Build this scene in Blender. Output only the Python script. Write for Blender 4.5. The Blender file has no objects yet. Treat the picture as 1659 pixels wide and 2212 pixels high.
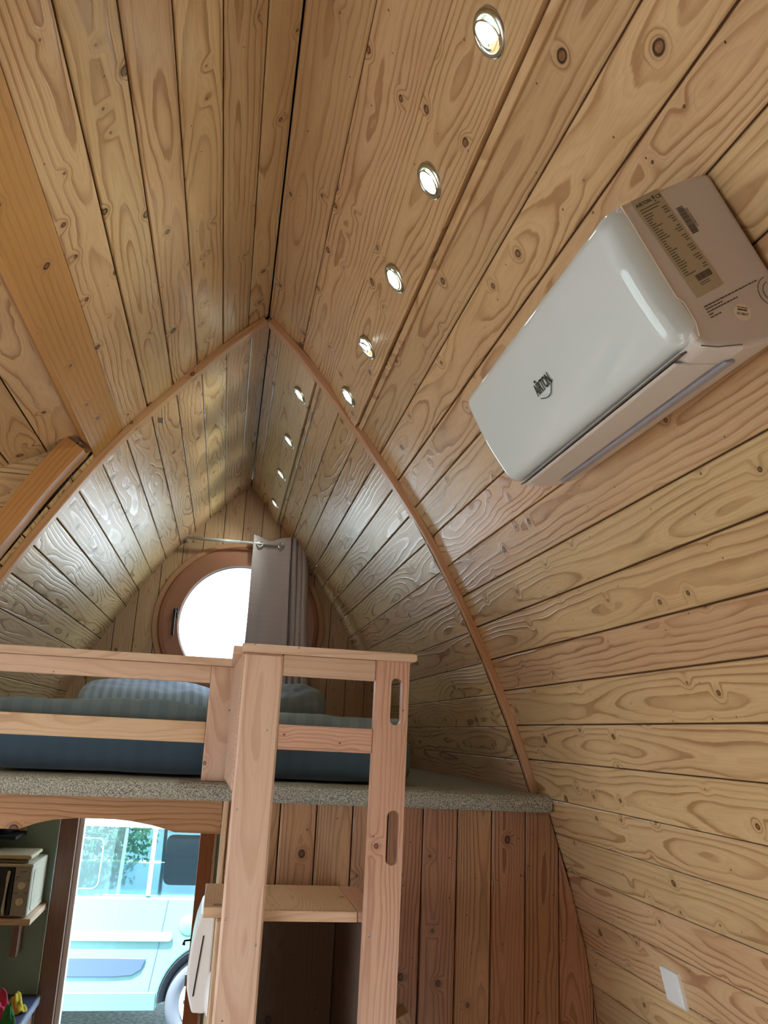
import bpy, bmesh, math, random
from mathutils import Vector, Matrix, noise
random.seed(7)
S = bpy.context.scene
COL = S.collection
# ------------------------------------------------------------------ camera
CAMZ = 2.2
R0 = Vector((0.9821666, -0.18183722, 0.04779117))
R1 = Vector((0.09200321, 0.24315509, -0.96561432))
R2 = Vector((0.16396396, 0.95279107, 0.25554841))
cd = bpy.data.cameras.new('camera'); cam = bpy.data.objects.new('camera', cd); COL.objects.link(cam)
cd.sensor_fit = 'HORIZONTAL'; cd.sensor_width = 36.0; cd.lens = 1827.88 / 1659 * 36.0
cd.clip_start = 0.05; cd.clip_end = 200
cam.matrix_world = Matrix(((R0.x, -R1.x, -R2.x, 0), (R0.y, -R1.y, -R2.y, 0), (R0.z, -R1.z, -R2.z, CAMZ), (0, 0, 0, 1)))
S.camera = cam
# ------------------------------------------------------------------ light
S.view_settings.view_transform = 'Standard'; S.view_settings.look = 'None'
S.view_settings.gamma = 1.0; S.view_settings.exposure = 0.6
w = bpy.data.worlds.new('sky'); S.world = w; w.use_nodes = True
nt = w.node_tree; bg = nt.nodes['Background']
tcn = nt.nodes.new('ShaderNodeTexCoord'); sp = nt.nodes.new('ShaderNodeSeparateXYZ'); rmp = nt.nodes.new('ShaderNodeValToRGB')
nt.links.new(tcn.outputs['Generated'], sp.inputs[0]); nt.links.new(sp.outputs['Z'], rmp.inputs[0]); nt.links.new(rmp.outputs[0], bg.inputs[0])
rmp.color_ramp.elements[0].position = 0.0; rmp.color_ramp.elements[0].color = (0.80, 0.92, 1.0, 1)
rmp.color_ramp.elements[1].position = 0.7; rmp.color_ramp.elements[1].color = (0.50, 0.72, 1.0, 1)
bg.inputs[1].default_value = 6.0
sd = bpy.data.lights.new('sun', 'SUN'); sun = bpy.data.objects.new('sun', sd); COL.objects.link(sun)
sd.energy = 18.0; sd.angle = 0.01; sd.color = (1.0, 0.95, 0.86)
SUNDIR = Vector((0.22, 0.42, -1.22)).normalized()
sun.rotation_euler = SUNDIR.to_track_quat('-Z', 'Y').to_euler()
def portal(name, loc, rx, ry, face):
    d = bpy.data.lights.new(name, 'AREA'); d.shape = 'RECTANGLE'; d.size = rx; d.size_y = ry
    d.cycles.is_portal = True
    o = bpy.data.objects.new(name, d); COL.objects.link(o); o.location = loc
    o.rotation_euler = Vector(face).to_track_quat('-Z', 'Z' if abs(face[2]) < .9 else 'Y').to_euler()
portal('daylight_portal', (0.045, 5.52, 2.83), 0.80, 0.80, (0, -1, 0))
portal('daylight_portal', (-0.40, 5.56, 1.05), 0.80, 1.9, (0, -1, 0))
portal('daylight_portal', (-2.08, 0.9, 1.35), 2.6, 1.9, (1, 0, 0))
portal('daylight_portal', (1.42, 0.15, .95), 2.1, 1.0, (-1, 0, 0))

# ------------------------------------------------------------------ materials
def newmat(name):
    m = bpy.data.materials.new(name); m.use_nodes = True
    return m, m.node_tree.nodes, m.node_tree.links, m.node_tree.nodes['Principled BSDF']
def plain(name, col, rough=0.5, metal=0.0, spec=0.5, emit=None, es=0, coat=0.0):
    m, N, Lk, b = newmat(name)
    b.inputs['Base Color'].default_value = (*col, 1); b.inputs['Roughness'].default_value = rough
    b.inputs['Metallic'].default_value = metal; b.inputs['Specular IOR Level'].default_value = spec
    b.inputs['Coat Weight'].default_value = coat
    # faint surface unevenness so that nothing is perfectly flat
    tn = N.new('ShaderNodeTexCoord'); nz = N.new('ShaderNodeTexNoise'); nz.inputs['Scale'].default_value = 60
    Lk.new(tn.outputs['Object'], nz.inputs['Vector'])
    mr = N.new('ShaderNodeMapRange'); mr.inputs[3].default_value = max(0.02, rough - .05); mr.inputs[4].default_value = min(1, rough + .05)
    Lk.new(nz.outputs[0], mr.inputs[0]); Lk.new(mr.outputs[0], b.inputs['Roughness'])
    if emit: b.inputs['Emission Color'].default_value = (*emit, 1); b.inputs['Emission Strength'].default_value = es
    return m
def srgb(r, g, b):
    f = lambda c: (c / 255 / 12.92) if c / 255 <= .04045 else ((c / 255 + .055) / 1.055) ** 2.4
    return (f(r), f(g), f(b))

def wood(name, light, dark, freq=110., contrast=1.0, rough=0.38, knots=1.0, tint=0.10, bump=0.35, flat=0.10, spec=0.5):
    m, N, Lk, b = newmat(name)
    def n(t, **k):
        x = N.new(t)
        for a, v in k.items(): setattr(x, a, v)
        return x
    def math_(op, a, bb=None, c=None, clamp=False):
        x = n('ShaderNodeMath', operation=op, use_clamp=clamp)
        for i, v in enumerate((a, bb, c)):
            if v is None: continue
            if isinstance(v, (int, float)): x.inputs[i].default_value = v
            else: Lk.new(v, x.inputs[i])
        return x.outputs[0]
    def comb(a, bb, c):
        x = n('ShaderNodeCombineXYZ')
        for i, v in enumerate((a, bb, c)):
            if isinstance(v, (int, float)): x.inputs[i].default_value = v
            else: Lk.new(v, x.inputs[i])
        return x.outputs[0]
    def noise_(vec, scale=1., detail=2., rough_=0.5):
        x = n('ShaderNodeTexNoise'); x.inputs['Scale'].default_value = scale; x.inputs['Detail'].default_value = detail
        x.inputs['Roughness'].default_value = rough_; Lk.new(vec, x.inputs['Vector']); return x.outputs[0]
    def mix(fac, c1, c2, blend='MIX'):
        x = n('ShaderNodeMix', data_type='RGBA', blend_type=blend)
        for i, v in ((0, fac), (6, c1), (7, c2)):
            if isinstance(v, (int, float)): x.inputs[i].default_value = v
            elif isinstance(v, tuple): x.inputs[i].default_value = (*v, 1)
            else: Lk.new(v, x.inputs[i])
        return x.outputs[2]
    def mrange(v, a, bb, c, d, smooth=True):
        x = n('ShaderNodeMapRange', interpolation_type='SMOOTHSTEP' if smooth else 'LINEAR')
        Lk.new(v, x.inputs[0])
        for i, q in enumerate((a, bb, c, d)):
            if isinstance(q, (int, float)): x.inputs[i + 1].default_value = q
            else: Lk.new(q, x.inputs[i + 1])
        return x.outputs[0]
    g = n('ShaderNodeUVMap', uv_map='grain').outputs[0]; bd = n('ShaderNodeUVMap', uv_map='bid').outputs[0]
    sg = n('ShaderNodeSeparateXYZ'); Lk.new(g, sg.inputs[0]); sb = n('ShaderNodeSeparateXYZ'); Lk.new(bd, sb.inputs[0])
    u, v = sg.outputs[0], sg.outputs[1]; r1, r2 = sb.outputs[0], sb.outputs[1]
    z1 = math_('MULTIPLY', r1, 40.)
    n1 = noise_(comb(math_('MULTIPLY', u, 1.1), math_('MULTIPLY', v, 3.), z1), 1., 2.)
    n2 = noise_(comb(math_('MULTIPLY', u, 3.2), math_('MULTIPLY', v, 16.), z1), 1., 2.5)
    # knots
    kc = comb(math_('ADD', math_('MULTIPLY', u, 6.5), math_('MULTIPLY', r2, 13.)), math_('ADD', math_('MULTIPLY', v, 8.), math_('MULTIPLY', r1, 7.)), 0.)
    vo = n('ShaderNodeTexVoronoi', voronoi_dimensions='2D', feature='F1'); vo.inputs['Scale'].default_value = 1.; Lk.new(kc, vo.inputs['Vector'])
    kd = math_('DIVIDE', vo.outputs['Distance'], 7.)
    sc = n('ShaderNodeSeparateXYZ'); Lk.new(vo.outputs['Color'], sc.inputs[0])
    kt = 1 - .62 * knots
    has = mrange(sc.outputs[0], kt, kt + .02, 0., 1.)
    kr = math_('ADD', 0.0022, math_('MULTIPLY', math_('POWER', sc.outputs[1], 3.0), 0.0085))
    kdn = math_('ADD', kd, math_('MULTIPLY', math_('SUBTRACT', noise_(comb(math_('MULTIPLY', u, 60.), math_('MULTIPLY', v, 60.), z1), 1., 1.), .5), 0.003))
    krel = math_('DIVIDE', kdn, kr)
    inside = math_('MULTIPLY', mrange(krel, 1.0, 1.25, 1., 0.), has)
    kring = math_('MULTIPLY', math_('MULTIPLY', mrange(krel, .62, .95, 0., 1.), mrange(krel, 1.05, 1.45, 1., 0.)), has)
    halo = math_('MULTIPLY', math_('MULTIPLY', mrange(kd, 0.0, 0.035, 1., 0.), has), sc.outputs[1])
    # rings of a log cut near its heart
    h = math_('ADD', 0.012, math_('MULTIPLY', r2, flat * .6))
    hh = math_('ADD', h, math_('MULTIPLY', math_('SUBTRACT', n1, .5), flat))
    vv = math_('ADD', math_('SUBTRACT', v, math_('MULTIPLY', math_('SUBTRACT', r1, .5), .09)), math_('MULTIPLY', math_('SUBTRACT', n2, .5), .020))
    r = math_('SQRT', math_('ADD', math_('MULTIPLY', vv, vv), math_('MULTIPLY', hh, hh)))
    r = math_('ADD', r, math_('MULTIPLY', math_('SUBTRACT', n2, .5), .012))
    r = math_('ADD', r, math_('MULTIPLY', halo, .030))
    r = math_('ADD', r, math_('MULTIPLY', math_('SUBTRACT', noise_(comb(math_('MULTIPLY', u, 14.), math_('MULTIPLY', v, 70.), z1), 1., 2.), .5), .0026))
    f_ = math_('ADD', freq * .7, math_('MULTIPLY', r2, freq * .6))
    ph = math_('FRACT', math_('MULTIPLY', r, f_))
    rise = mrange(ph, .25, .86, 0., 1.); fall = mrange(ph, .90, 1.0, 1., 0.)
    line = math_('MULTIPLY', math_('POWER', rise, 2.2), fall)
    ph2 = math_('FRACT', math_('MULTIPLY', r, math_('MULTIPLY', f_, 3.3)))
    line2 = math_('MULTIPLY', math_('MULTIPLY', mrange(ph2, .3, .9, 0., 1.), mrange(ph2, .9, 1.0, 1., 0.)), .26)
    line = math_('MAXIMUM', line, line2)
    strength = mrange(noise_(comb(math_('MULTIPLY', u, 2.), math_('MULTIPLY', v, 9.), z1), 1., 2.), .3, .7, .45, 1.)
    lf = math_('MULTIPLY', math_('MULTIPLY', line, strength), contrast, clamp=True)
    fib = noise_(comb(math_('MULTIPLY', u, 9.), math_('MULTIPLY', v, 420.), z1), 1., 3., .6)
    blot = noise_(comb(math_('MULTIPLY', u, 1.7), math_('MULTIPLY', v, 7.), math_('ADD', z1, 9.)), 1., 3.)
    base = mix(math_('MULTIPLY', mrange(blot, .35, .75, 0., .55), contrast), light, tuple(.55 * a + .45 * c for a, c in zip(light, dark)))
    c = mix(lf, base, dark)
    c = mix(math_('MULTIPLY', mrange(fib, .45, .72, 0., .28), 1.), c, dark)
    c = mix(math_('MULTIPLY', halo, .5), c, dark)
    kin = tuple(x * .70 for x in dark); kdk = tuple(x * .10 for x in dark)
    c = mix(inside, c, kin); c = mix(math_('MULTIPLY', kring, .95), c, kdk)
    pc = comb(math_('ADD', math_('MULTIPLY', u, 9.), math_('MULTIPLY', r1, 31.)), math_('ADD', math_('MULTIPLY', v, 7.), math_('MULTIPLY', r2, 17.)), 0.)
    vp = n('ShaderNodeTexVoronoi', voronoi_dimensions='2D', feature='F1'); vp.inputs['Scale'].default_value = 1.; Lk.new(pc, vp.inputs['Vector'])
    s2_ = n('ShaderNodeSeparateXYZ'); Lk.new(vp.outputs['Color'], s2_.inputs[0])
    pin = math_('MULTIPLY', mrange(math_('DIVIDE', vp.outputs['Distance'], 8.), .0016, .0026, 1., 0.), mrange(s2_.outputs[0], 1 - .45 * knots, 1 - .44 * knots, 0., 1.))
    c = mix(math_('MULTIPLY', pin, .9), c, kdk)
    # board to board tint
    hs = n('ShaderNodeHueSaturation'); Lk.new(c, hs.inputs['Color'])
    Lk.new(mrange(r2, 0., 1., 1 - tint, 1 + tint, False), hs.inputs['Value'])
    Lk.new(mrange(r1, 0., 1., .5 - tint * .12, .5 + tint * .12, False), hs.inputs['Hue'])
    Lk.new(hs.outputs[0], b.inputs['Base Color'])
    Lk.new(mrange(lf, 0., 1., rough + .04, max(.12, rough - .10), False), b.inputs['Roughness'])
    b.inputs['Specular IOR Level'].default_value = spec
    bm_ = n('ShaderNodeBump'); bm_.inputs['Strength'].default_value = bump; bm_.inputs['Distance'].default_value = 0.0022
    Lk.new(math_('ADD', math_('ADD', lf, math_('MULTIPLY', fib, .35)), math_('MULTIPLY', blot, 2.0)), bm_.inputs['Height'])
    Lk.new(bm_.outputs[0], b.inputs['Normal'])
    return m

W_WALL = wood('pine_cladding', srgb(214, 184, 142), srgb(160, 120, 84), 76., .9, .32, 1.0, .09, .42, .13, .42)
W_PART = wood('larch_partition', srgb(186, 142, 110), srgb(126, 84, 60), 110., .95, .42, 1.0, .10, .5)
W_GABLE = wood('pine_gable', srgb(204, 172, 140), srgb(164, 128, 98), 110., .6, .45, 1.0, .06, .3)
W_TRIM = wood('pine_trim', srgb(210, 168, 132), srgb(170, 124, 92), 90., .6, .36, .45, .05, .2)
W_BEAM = wood('oiled_beam', srgb(186, 136, 80), srgb(146, 98, 54), 90., .6, .38, .8, .05, .3)
W_STAIR = wood('planed_redwood', srgb(218, 188, 168), srgb(188, 150, 128), 70., .7, .42, .55, .06, .15, .14)
W_STAIR2 = wood('planed_redwood_grain', srgb(216, 178, 154), srgb(170, 124, 100), 110., .8, .42, .55, .06, .2, .05)
W_LINTEL = wood('rough_lintel', srgb(190, 146, 106), srgb(134, 90, 60), 80., .9, .5, 1.0, .05, .6)
W_STEP = wood('pine_step', srgb(220, 190, 160), srgb(176, 134, 104), 110., .7, .42, .3, .05, .2)
W_LBOARD = wood('pale_light_board', srgb(226, 206, 174), srgb(190, 158, 122), 80., .6, .3, .8, .03, .3)
W_SASH = wood('sash_wood', srgb(176, 128, 100), srgb(146, 100, 78), 110., .5, .4, 0.3, .05, .1)
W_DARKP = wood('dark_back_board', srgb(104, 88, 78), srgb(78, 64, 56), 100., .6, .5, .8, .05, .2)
W_EXT = wood('pale_outer_boards', srgb(190, 180, 166), srgb(150, 138, 124), 100., .6, .6, .8, .05, .2)  # pale grey picked to brighten the gable's reflection in the van glass
W_DOOR = wood('stained_door_wood', srgb(176, 108, 66), srgb(136, 78, 46), 110., .5, .35, 0.3, .05, .1)
W_DOORD = wood('dark_stained_door_wood', srgb(140, 110, 98), srgb(110, 82, 72), 110., .5, .4, 0.3, .05, .1)
M_GAP = plain('dark_gap', srgb(84, 58, 38), .9, spec=.1)
M_AC = plain('window_lit_gloss_plastic', srgb(212, 224, 232), .06, spec=.6, coat=.3)  # blue of the window light on the panel put into its base colour
M_ACB = plain('white_satin_plastic', srgb(206, 200, 198), .42)
M_GREY = plain('grey_vane_plastic', srgb(150, 152, 170), .35)
M_INK = plain('black_ink', srgb(38, 38, 40), .6)
M_INK2 = plain('grey_ink', srgb(95, 86, 78), .6)
M_LABEL = plain('silver_label', srgb(176, 166, 142), .4)
M_STICK = plain('white_sticker', srgb(226, 214, 200), .5)
M_CHROME = plain('brushed_chrome', srgb(205, 212, 208), .22, metal=1.0)
M_CUP = plain('reflector_cup', srgb(150, 160, 150), .30, metal=1.0)
M_LAMP = plain('lit_lens', (1, 1, 1), .3, emit=(0.93, 1.0, 0.86), es=45)
M_WHITE = plain('white_plastic', srgb(232, 236, 240), .3)
M_METALW = plain('white_metal', srgb(210, 212, 214), .3, metal=.3)
M_BLACK = plain('black_plastic', srgb(22, 22, 24), .35)
M_STEEL = plain('screw_steel', srgb(170, 170, 172), .35, metal=1.0)
M_GREEN = plain('grey_green_paint', srgb(152, 182, 172), .6)
M_SILVERP = plain('silver_panel', srgb(150, 150, 142), .4, metal=.3)
M_CREAM = plain('cream_enamel', srgb(226, 222, 200), .25)
M_DARKGL = plain('dark_oven_glass', srgb(20, 26, 38), .12)
M_VAN = plain('pale_aqua_paint', (0.17, 0.37, 0.38), .18, coat=.7)
M_VANL = plain('pale_van_trim', (0.26, 0.42, 0.43), .3)
M_VANM = plain('blue_grey_moulding', srgb(74, 96, 132), .5)
M_VANS = plain('van_sill_grey', (.12, .22, .25), .3)
M_VANIN = plain('van_interior', srgb(70, 78, 88), .8)
M_TYRE = plain('tyre_rubber', srgb(90, 100, 112), .8)
M_ARCH = plain('dark_wheel_arch', srgb(34, 40, 48), .8)
M_RIM = plain('white_wheel', srgb(235, 238, 240), .3)
M_PINK = plain('pink_cloth', srgb(214, 60, 92), .9)
M_GCL = plain('green_cloth', srgb(60, 140, 70), .9)
M_YEL = plain('yellow_cloth', srgb(196, 176, 40), .9)
M_TOWEL = plain('cream_towel', srgb(206, 196, 160), .95)
M_TOWELG = plain('grey_towel', srgb(130, 126, 110), .95)
M_COUNTER = plain('slate_counter', srgb(60, 66, 90), .4)
M_EDGE = plain('steel_edge', srgb(190, 205, 230), .25, metal=.6)

def glassmat(name, tr, col=(1, 1, 1), gcol=(1, 1, 1)):
    m, N, Lk, b = newmat(name); N.remove(b)
    t = N.new('ShaderNodeBsdfTransparent'); t.inputs[0].default_value = (*col, 1)
    g = N.new('ShaderNodeBsdfGlossy'); g.inputs['Roughness'].default_value = .02; g.inputs[0].default_value = (*gcol, 1)
    x = N.new('ShaderNodeMixShader'); x.inputs[0].default_value = tr
    Lk.new(t.outputs[0], x.inputs[1]); Lk.new(g.outputs[0], x.inputs[2]); Lk.new(x.outputs[0], N['Material Output'].inputs[0])
    return m
M_GLASS = glassmat('window_glass', .06)
M_VANGL = glassmat('tinted_van_glass', .18, (.62, .76, .80), (.8, .95, 1.))

def carpetmat():
    m, N, Lk, b = newmat('grey_fleck_carpet')
    t = N.new('ShaderNodeTexCoord'); a = N.new('ShaderNodeTexNoise'); a.inputs['Scale'].default_value = 260; a.inputs['Detail'].default_value = 3
    Lk.new(t.outputs['Object'], a.inputs['Vector'])
    r = N.new('ShaderNodeValToRGB'); r.color_ramp.elements[0].position = .36; r.color_ramp.elements[0].color = (*srgb(112, 114, 108), 1)
    r.color_ramp.elements[1].position = .64; r.color_ramp.elements[1].color = (*srgb(206, 206, 196), 1)
    Lk.new(a.outputs[0], r.inputs[0]); Lk.new(r.outputs[0], b.inputs['Base Color'])
    bp = N.new('ShaderNodeBump'); bp.inputs['Strength'].default_value = .9; bp.inputs['Distance'].default_value = .006
    Lk.new(a.outputs[0], bp.inputs['Height']); Lk.new(bp.outputs[0], b.inputs['Normal']); b.inputs['Roughness'].default_value = .95
    b.inputs['Specular IOR Level'].default_value = .1
    return m
M_CARPET = carpetmat()
def clothmat(name, c1, c2, scale=14., axis=0, mixw=.5, thr=0.0):
    m, N, Lk, b = newmat(name)
    t = N.new('ShaderNodeTexCoord'); s = N.new('ShaderNodeSeparateXYZ'); Lk.new(t.outputs['Object'], s.inputs[0])
    mu = N.new('ShaderNodeMath'); mu.operation = 'MULTIPLY'; mu.inputs[1].default_value = scale * 6.283; Lk.new(s.outputs[axis], mu.inputs[0])
    si = N.new('ShaderNodeMath'); si.operation = 'SINE'; Lk.new(mu.outputs[0], si.inputs[0])
    gt = N.new('ShaderNodeMath'); gt.operation = 'GREATER_THAN'; gt.inputs[1].default_value = thr; Lk.new(si.outputs[0], gt.inputs[0])
    x = N.new('ShaderNodeMix'); x.data_type = 'RGBA'; x.inputs[6].default_value = (*c1, 1); x.inputs[7].default_value = (*c2, 1)
    Lk.new(gt.outputs[0], x.inputs[0]); Lk.new(x.outputs[2], b.inputs['Base Color'])
    b.inputs['Roughness'].default_value = .85; b.inputs['Sheen Weight'].default_value = .3; b.inputs['Specular IOR Level'].default_value = .2
    nz = N.new('ShaderNodeTexNoise'); nz.inputs['Scale'].default_value = 900; Lk.new(t.outputs['Object'], nz.inputs['Vector'])
    bp = N.new('ShaderNodeBump'); bp.inputs['Strength'].default_value = .2; bp.inputs['Distance'].default_value = .001
    Lk.new(nz.outputs[0], bp.inputs['Height']); Lk.new(bp.outputs[0], b.inputs['Normal'])
    return m
M_DUVET = clothmat('striped_duvet', srgb(110, 128, 138), srgb(118, 136, 146), 16., 0)
M_PILLOW = clothmat('striped_pillow', srgb(128, 148, 174), srgb(150, 172, 200), 22., 0)
M_PILLOW2 = clothmat('plain_pillow', srgb(110, 124, 132), srgb(116, 130, 138), 22., 0)
M_SHEET = clothmat('slate_sheet', srgb(72, 92, 110), srgb(74, 94, 112), 16., 0)
M_CURT = clothmat('taupe_curtain', srgb(206, 196, 204), srgb(208, 198, 206), 30., 2)
def groundmat():
    m, N, Lk, b = newmat('gravel_ground')
    t = N.new('ShaderNodeTexCoord'); a = N.new('ShaderNodeTexNoise'); a.inputs['Scale'].default_value = 30; a.inputs['Detail'].default_value = 6
    Lk.new(t.outputs['Object'], a.inputs['Vector'])
    r = N.new('ShaderNodeValToRGB'); r.color_ramp.elements[0].position = .35; r.color_ramp.elements[0].color = (*srgb(112, 118, 114), 1)
    r.color_ramp.elements[1].position = .65; r.color_ramp.elements[1].color = (*srgb(166, 170, 162), 1)
    Lk.new(a.outputs[0], r.inputs[0]); Lk.new(r.outputs[0], b.inputs['Base Color']); b.inputs['Roughness'].default_value = .9
    return m
M_GROUND = groundmat()
M_LEAF = plain('leaf_green', srgb(120, 170, 120), .6)
M_BARK = plain('bark', srgb(90, 76, 60), .9)
M_DECK = wood('floor_boards', srgb(196, 152, 106), srgb(140, 96, 62), 100., .8, .45)

# ------------------------------------------------------------------ mesh helpers
class MB:
    def __init__(s): s.v = []; s.f = []; s.uv = []; s.bid = []; s.mi = []
    def face(s, pts, uvs=None, bid=(0, 0), mi=0):
        i0 = len(s.v); s.v += [tuple(p) for p in pts]; s.f.append(list(range(i0, i0 + len(pts))))
        s.uv.append(uvs or [(p[0], p[2]) for p in pts]); s.bid.append(bid); s.mi.append(mi)
    def box(s, lo, hi, grain='z', M=None, bid=None, mi=0):
        bid = bid or (random.random(), random.random()); off = random.random() * 30
        lo = Vector(lo); hi = Vector(hi); c = (lo + hi) / 2
        P = [Vector((x, y, z)) for x in (lo.x, hi.x) for y in (lo.y, hi.y) for z in (lo.z, hi.z)]
        F = [(0, 1, 3, 2), (4, 6, 7, 5), (0, 4, 5, 1), (2, 3, 7, 6), (0, 2, 6, 4), (1, 5, 7, 3)]
        g = 'xyz'.index(grain)
        i0 = len(s.v); s.v += [tuple((M @ p) if M else p) for p in P]
        for fc in F:
            q = [P[i] for i in fc]
            nrm = (q[1] - q[0]).cross(q[2] - q[0]); a = max(range(3), key=lambda k: abs(nrm[k]))
            oth = [k for k in range(3) if k != a]
            if g in oth: ua = g; va = [k for k in oth if k != g][0]
            else: ua, va = oth
            s.f.append([i0 + i for i in fc]); s.uv.append([((p[ua] - c[ua]) * (1 if g in oth else 1) + off, p[va] - c[va]) for p in q]); s.bid.append(bid); s.mi.append(mi)
        return s
    def prism(s, poly, y0, y1, grain='z', conv=None, bid=None, mi=0):
        """poly in (a,b); extruded along third axis. conv(a,b,t)->xyz"""
        conv = conv or (lambda a, b, t: (a, t, b)); bid = bid or (random.random(), random.random()); off = random.random() * 30
        ca = sum(p[0] for p in poly) / len(poly); cb = sum(p[1] for p in poly) / len(poly)
        def uv(a, b): return (b + off, a - ca) if grain == 'z' else (a + off, b - cb)
        n = len(poly); i0 = len(s.v)
        s.v += [conv(a, b, y0) for a, b in poly] + [conv(a, b, y1) for a, b in poly]
        s.f.append([i0 + i for i in range(n)]); s.uv.append([uv(*p) for p in poly]); s.bid.append(bid); s.mi.append(mi)
        s.f.append([i0 + n + i for i in reversed(range(n))]); s.uv.append([uv(*p) for p in reversed(poly)]); s.bid.append(bid); s.mi.append(mi)
        for i in range(n):
            j = (i + 1) % n; a, b = poly[i], poly[j]
            s.f.append([i0 + j, i0 + i, i0 + n + i, i0 + n + j])
            if grain == 'z': q = [(b[1] + off, 0), (a[1] + off, 0), (a[1] + off, y1 - y0), (b[1] + off, y1 - y0)]
            else: q = [(b[0] + off, 0), (a[0] + off, 0), (a[0] + off, y1 - y0), (b[0] + off, y1 - y0)]
            s.uv.append(q); s.bid.append(bid); s.mi.append(mi)
        return s
    def tube(s, pts, r, n=12, cap=True, mi=0):
        pts = [Vector(p) for p in pts]; rings = []
        for k, p in enumerate(pts):
            d = (pts[min(k + 1, len(pts) - 1)] - pts[max(k - 1, 0)]).normalized()
            a = d.cross(Vector((0, 0, 1))); a = a if a.length > 1e-3 else d.cross(Vector((1, 0, 0))); a.normalize(); b = d.cross(a)
            rr = r[k] if isinstance(r, (list, tuple)) else r
            rings.append([len(s.v) + i for i in range(n)])
            s.v += [tuple(p + rr * (math.cos(t) * a + math.sin(t) * b)) for t in [2 * math.pi * i / n for i in range(n)]]
        for A, B in zip(rings, rings[1:]):
            for i in range(n):
                j = (i + 1) % n; s.f.append([A[i], A[j], B[j], B[i]]); s.uv.append([(0, 0)] * 4); s.bid.append((0, 0)); s.mi.append(mi)
        if cap:
            for A in (rings[0], rings[-1]): s.f.append(list(A)); s.uv.append([(0, 0)] * n); s.bid.append((0, 0)); s.mi.append(mi)
        return s
    def lathe(s, prof, M=None, n=32, mi=0):
        """prof: list of (r, z); around local z; M places it"""
        M = M or Matrix(); rings = []
        for r, z in prof:
            rings.append([len(s.v) + i for i in range(n)])
            s.v += [tuple(M @ Vector((r * math.cos(2 * math.pi * i / n), r * math.sin(2 * math.pi * i / n), z))) for i in range(n)]
        for A, B in zip(rings, rings[1:]):
            for i in range(n):
                j = (i + 1) % n; s.f.append([A[i], A[j], B[j], B[i]]); s.uv.append([(0, 0)] * 4); s.bid.append((0, 0)); s.mi.append(mi)
        return s
    def grid(s, fn, nu, nv, closed=False, mi=0):
        i0 = len(s.v)
        for j in range(nv + 1):
            for i in range(nu + 1): s.v.append(tuple(fn(i / nu, j / nv)))
        for j in range(nv):
            for i in range(nu):
                a = i0 + j * (nu + 1) + i
                s.f.append([a, a + 1, a + nu + 2, a + nu + 1]); s.uv.append([(i / nu, j / nv), ((i + 1) / nu, j / nv), ((i + 1) / nu, (j + 1) / nv), (i / nu, (j + 1) / nv)]); s.bid.append((0, 0)); s.mi.append(mi)
        return s
    def build(s, name, mat, parent=None, bevel=0, seg=2, smooth=False, solid=0, subsurf=0, recalc=True, weld=True):
        me = bpy.data.meshes.new(name); me.from_pydata(s.v, [], s.f)
        mats = mat if isinstance(mat, (list, tuple)) else [mat]
        for m in mats: me.materials.append(m)
        U = me.uv_layers.new(name='grain'); Bq = me.uv_layers.new(name='bid')
        k = 0
        for fi, p in enumerate(me.polygons):
            p.material_index = s.mi[fi]
            for q in range(len(s.f[fi])):
                U.data[k].uv = s.uv[fi][q]; Bq.data[k].uv = s.bid[fi]; k += 1
        if recalc or weld:
            bm = bmesh.new(); bm.from_mesh(me)
            if weld: bmesh.ops.remove_doubles(bm, verts=bm.verts, dist=1e-5)
            if recalc: bmesh.ops.recalc_face_normals(bm, faces=bm.faces)
            bm.to_mesh(me); bm.free()
        me.update()
        o = bpy.data.objects.new(name, me); COL.objects.link(o)
        if parent: o.parent = parent
        if smooth:
            for p in me.polygons: p.use_smooth = True
        if solid:
            md = o.modifiers.new('solid', 'SOLIDIFY'); md.thickness = solid; md.offset = 0
        if bevel:
            md = o.modifiers.new('bevel', 'BEVEL'); md.width = bevel; md.segments = seg; md.limit_method = 'ANGLE'; md.angle_limit = math.radians(35); md.use_clamp_overlap = True
            md.harden_normals = False
        if subsurf:
            md = o.modifiers.new('sub', 'SUBSURF'); md.levels = subsurf; md.render_levels = subsurf
        return o
def tag(o, label=None, cat=None, group=None, kind=None):
    if label: o['label'] = label
    if cat: o['category'] = cat
    if group: o['group'] = group
    if kind: o['kind'] = kind
    return o
def empty(name, loc, label=None, cat=None, group=None):
    o = bpy.data.objects.new(name, None); COL.objects.link(o); o.location = loc; o.empty_display_size = .05
    return tag(o, label, cat, group)
def struct(o, label=None): return tag(o, label, None, None, 'structure')
def keep(child, parent):
    """parent a world-space mesh to a moved empty without moving it"""
    child.parent = parent; child.matrix_parent_inverse = Matrix.Translation(parent.location).inverted(); return child
def cut(o, cutters, bevel_after=None):
    """boolean-difference, applied; the cutters are removed again"""
    objs = []
    for c in cutters:
        co = c.build('cutter', M_GAP); objs.append(co)
        md = o.modifiers.new('bool', 'BOOLEAN'); md.operation = 'DIFFERENCE'; md.object = co; md.solver = 'EXACT'
    bpy.context.view_layer.update()
    dg = bpy.context.evaluated_depsgraph_get()
    me = bpy.data.meshes.new_from_object(o.evaluated_get(dg), preserve_all_data_layers=True, depsgraph=dg)
    o.modifiers.clear(); old = o.data; o.data = me; me.name = o.name
    bpy.data.meshes.remove(old)
    for co in objs:
        d = co.data; bpy.data.objects.remove(co); bpy.data.meshes.remove(d)
    if bevel_after:
        md = o.modifiers.new('bevel', 'BEVEL'); md.width = bevel_after; md.segments = 2; md.limit_method = 'ANGLE'; md.angle_limit = math.radians(40)
    return o
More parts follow.
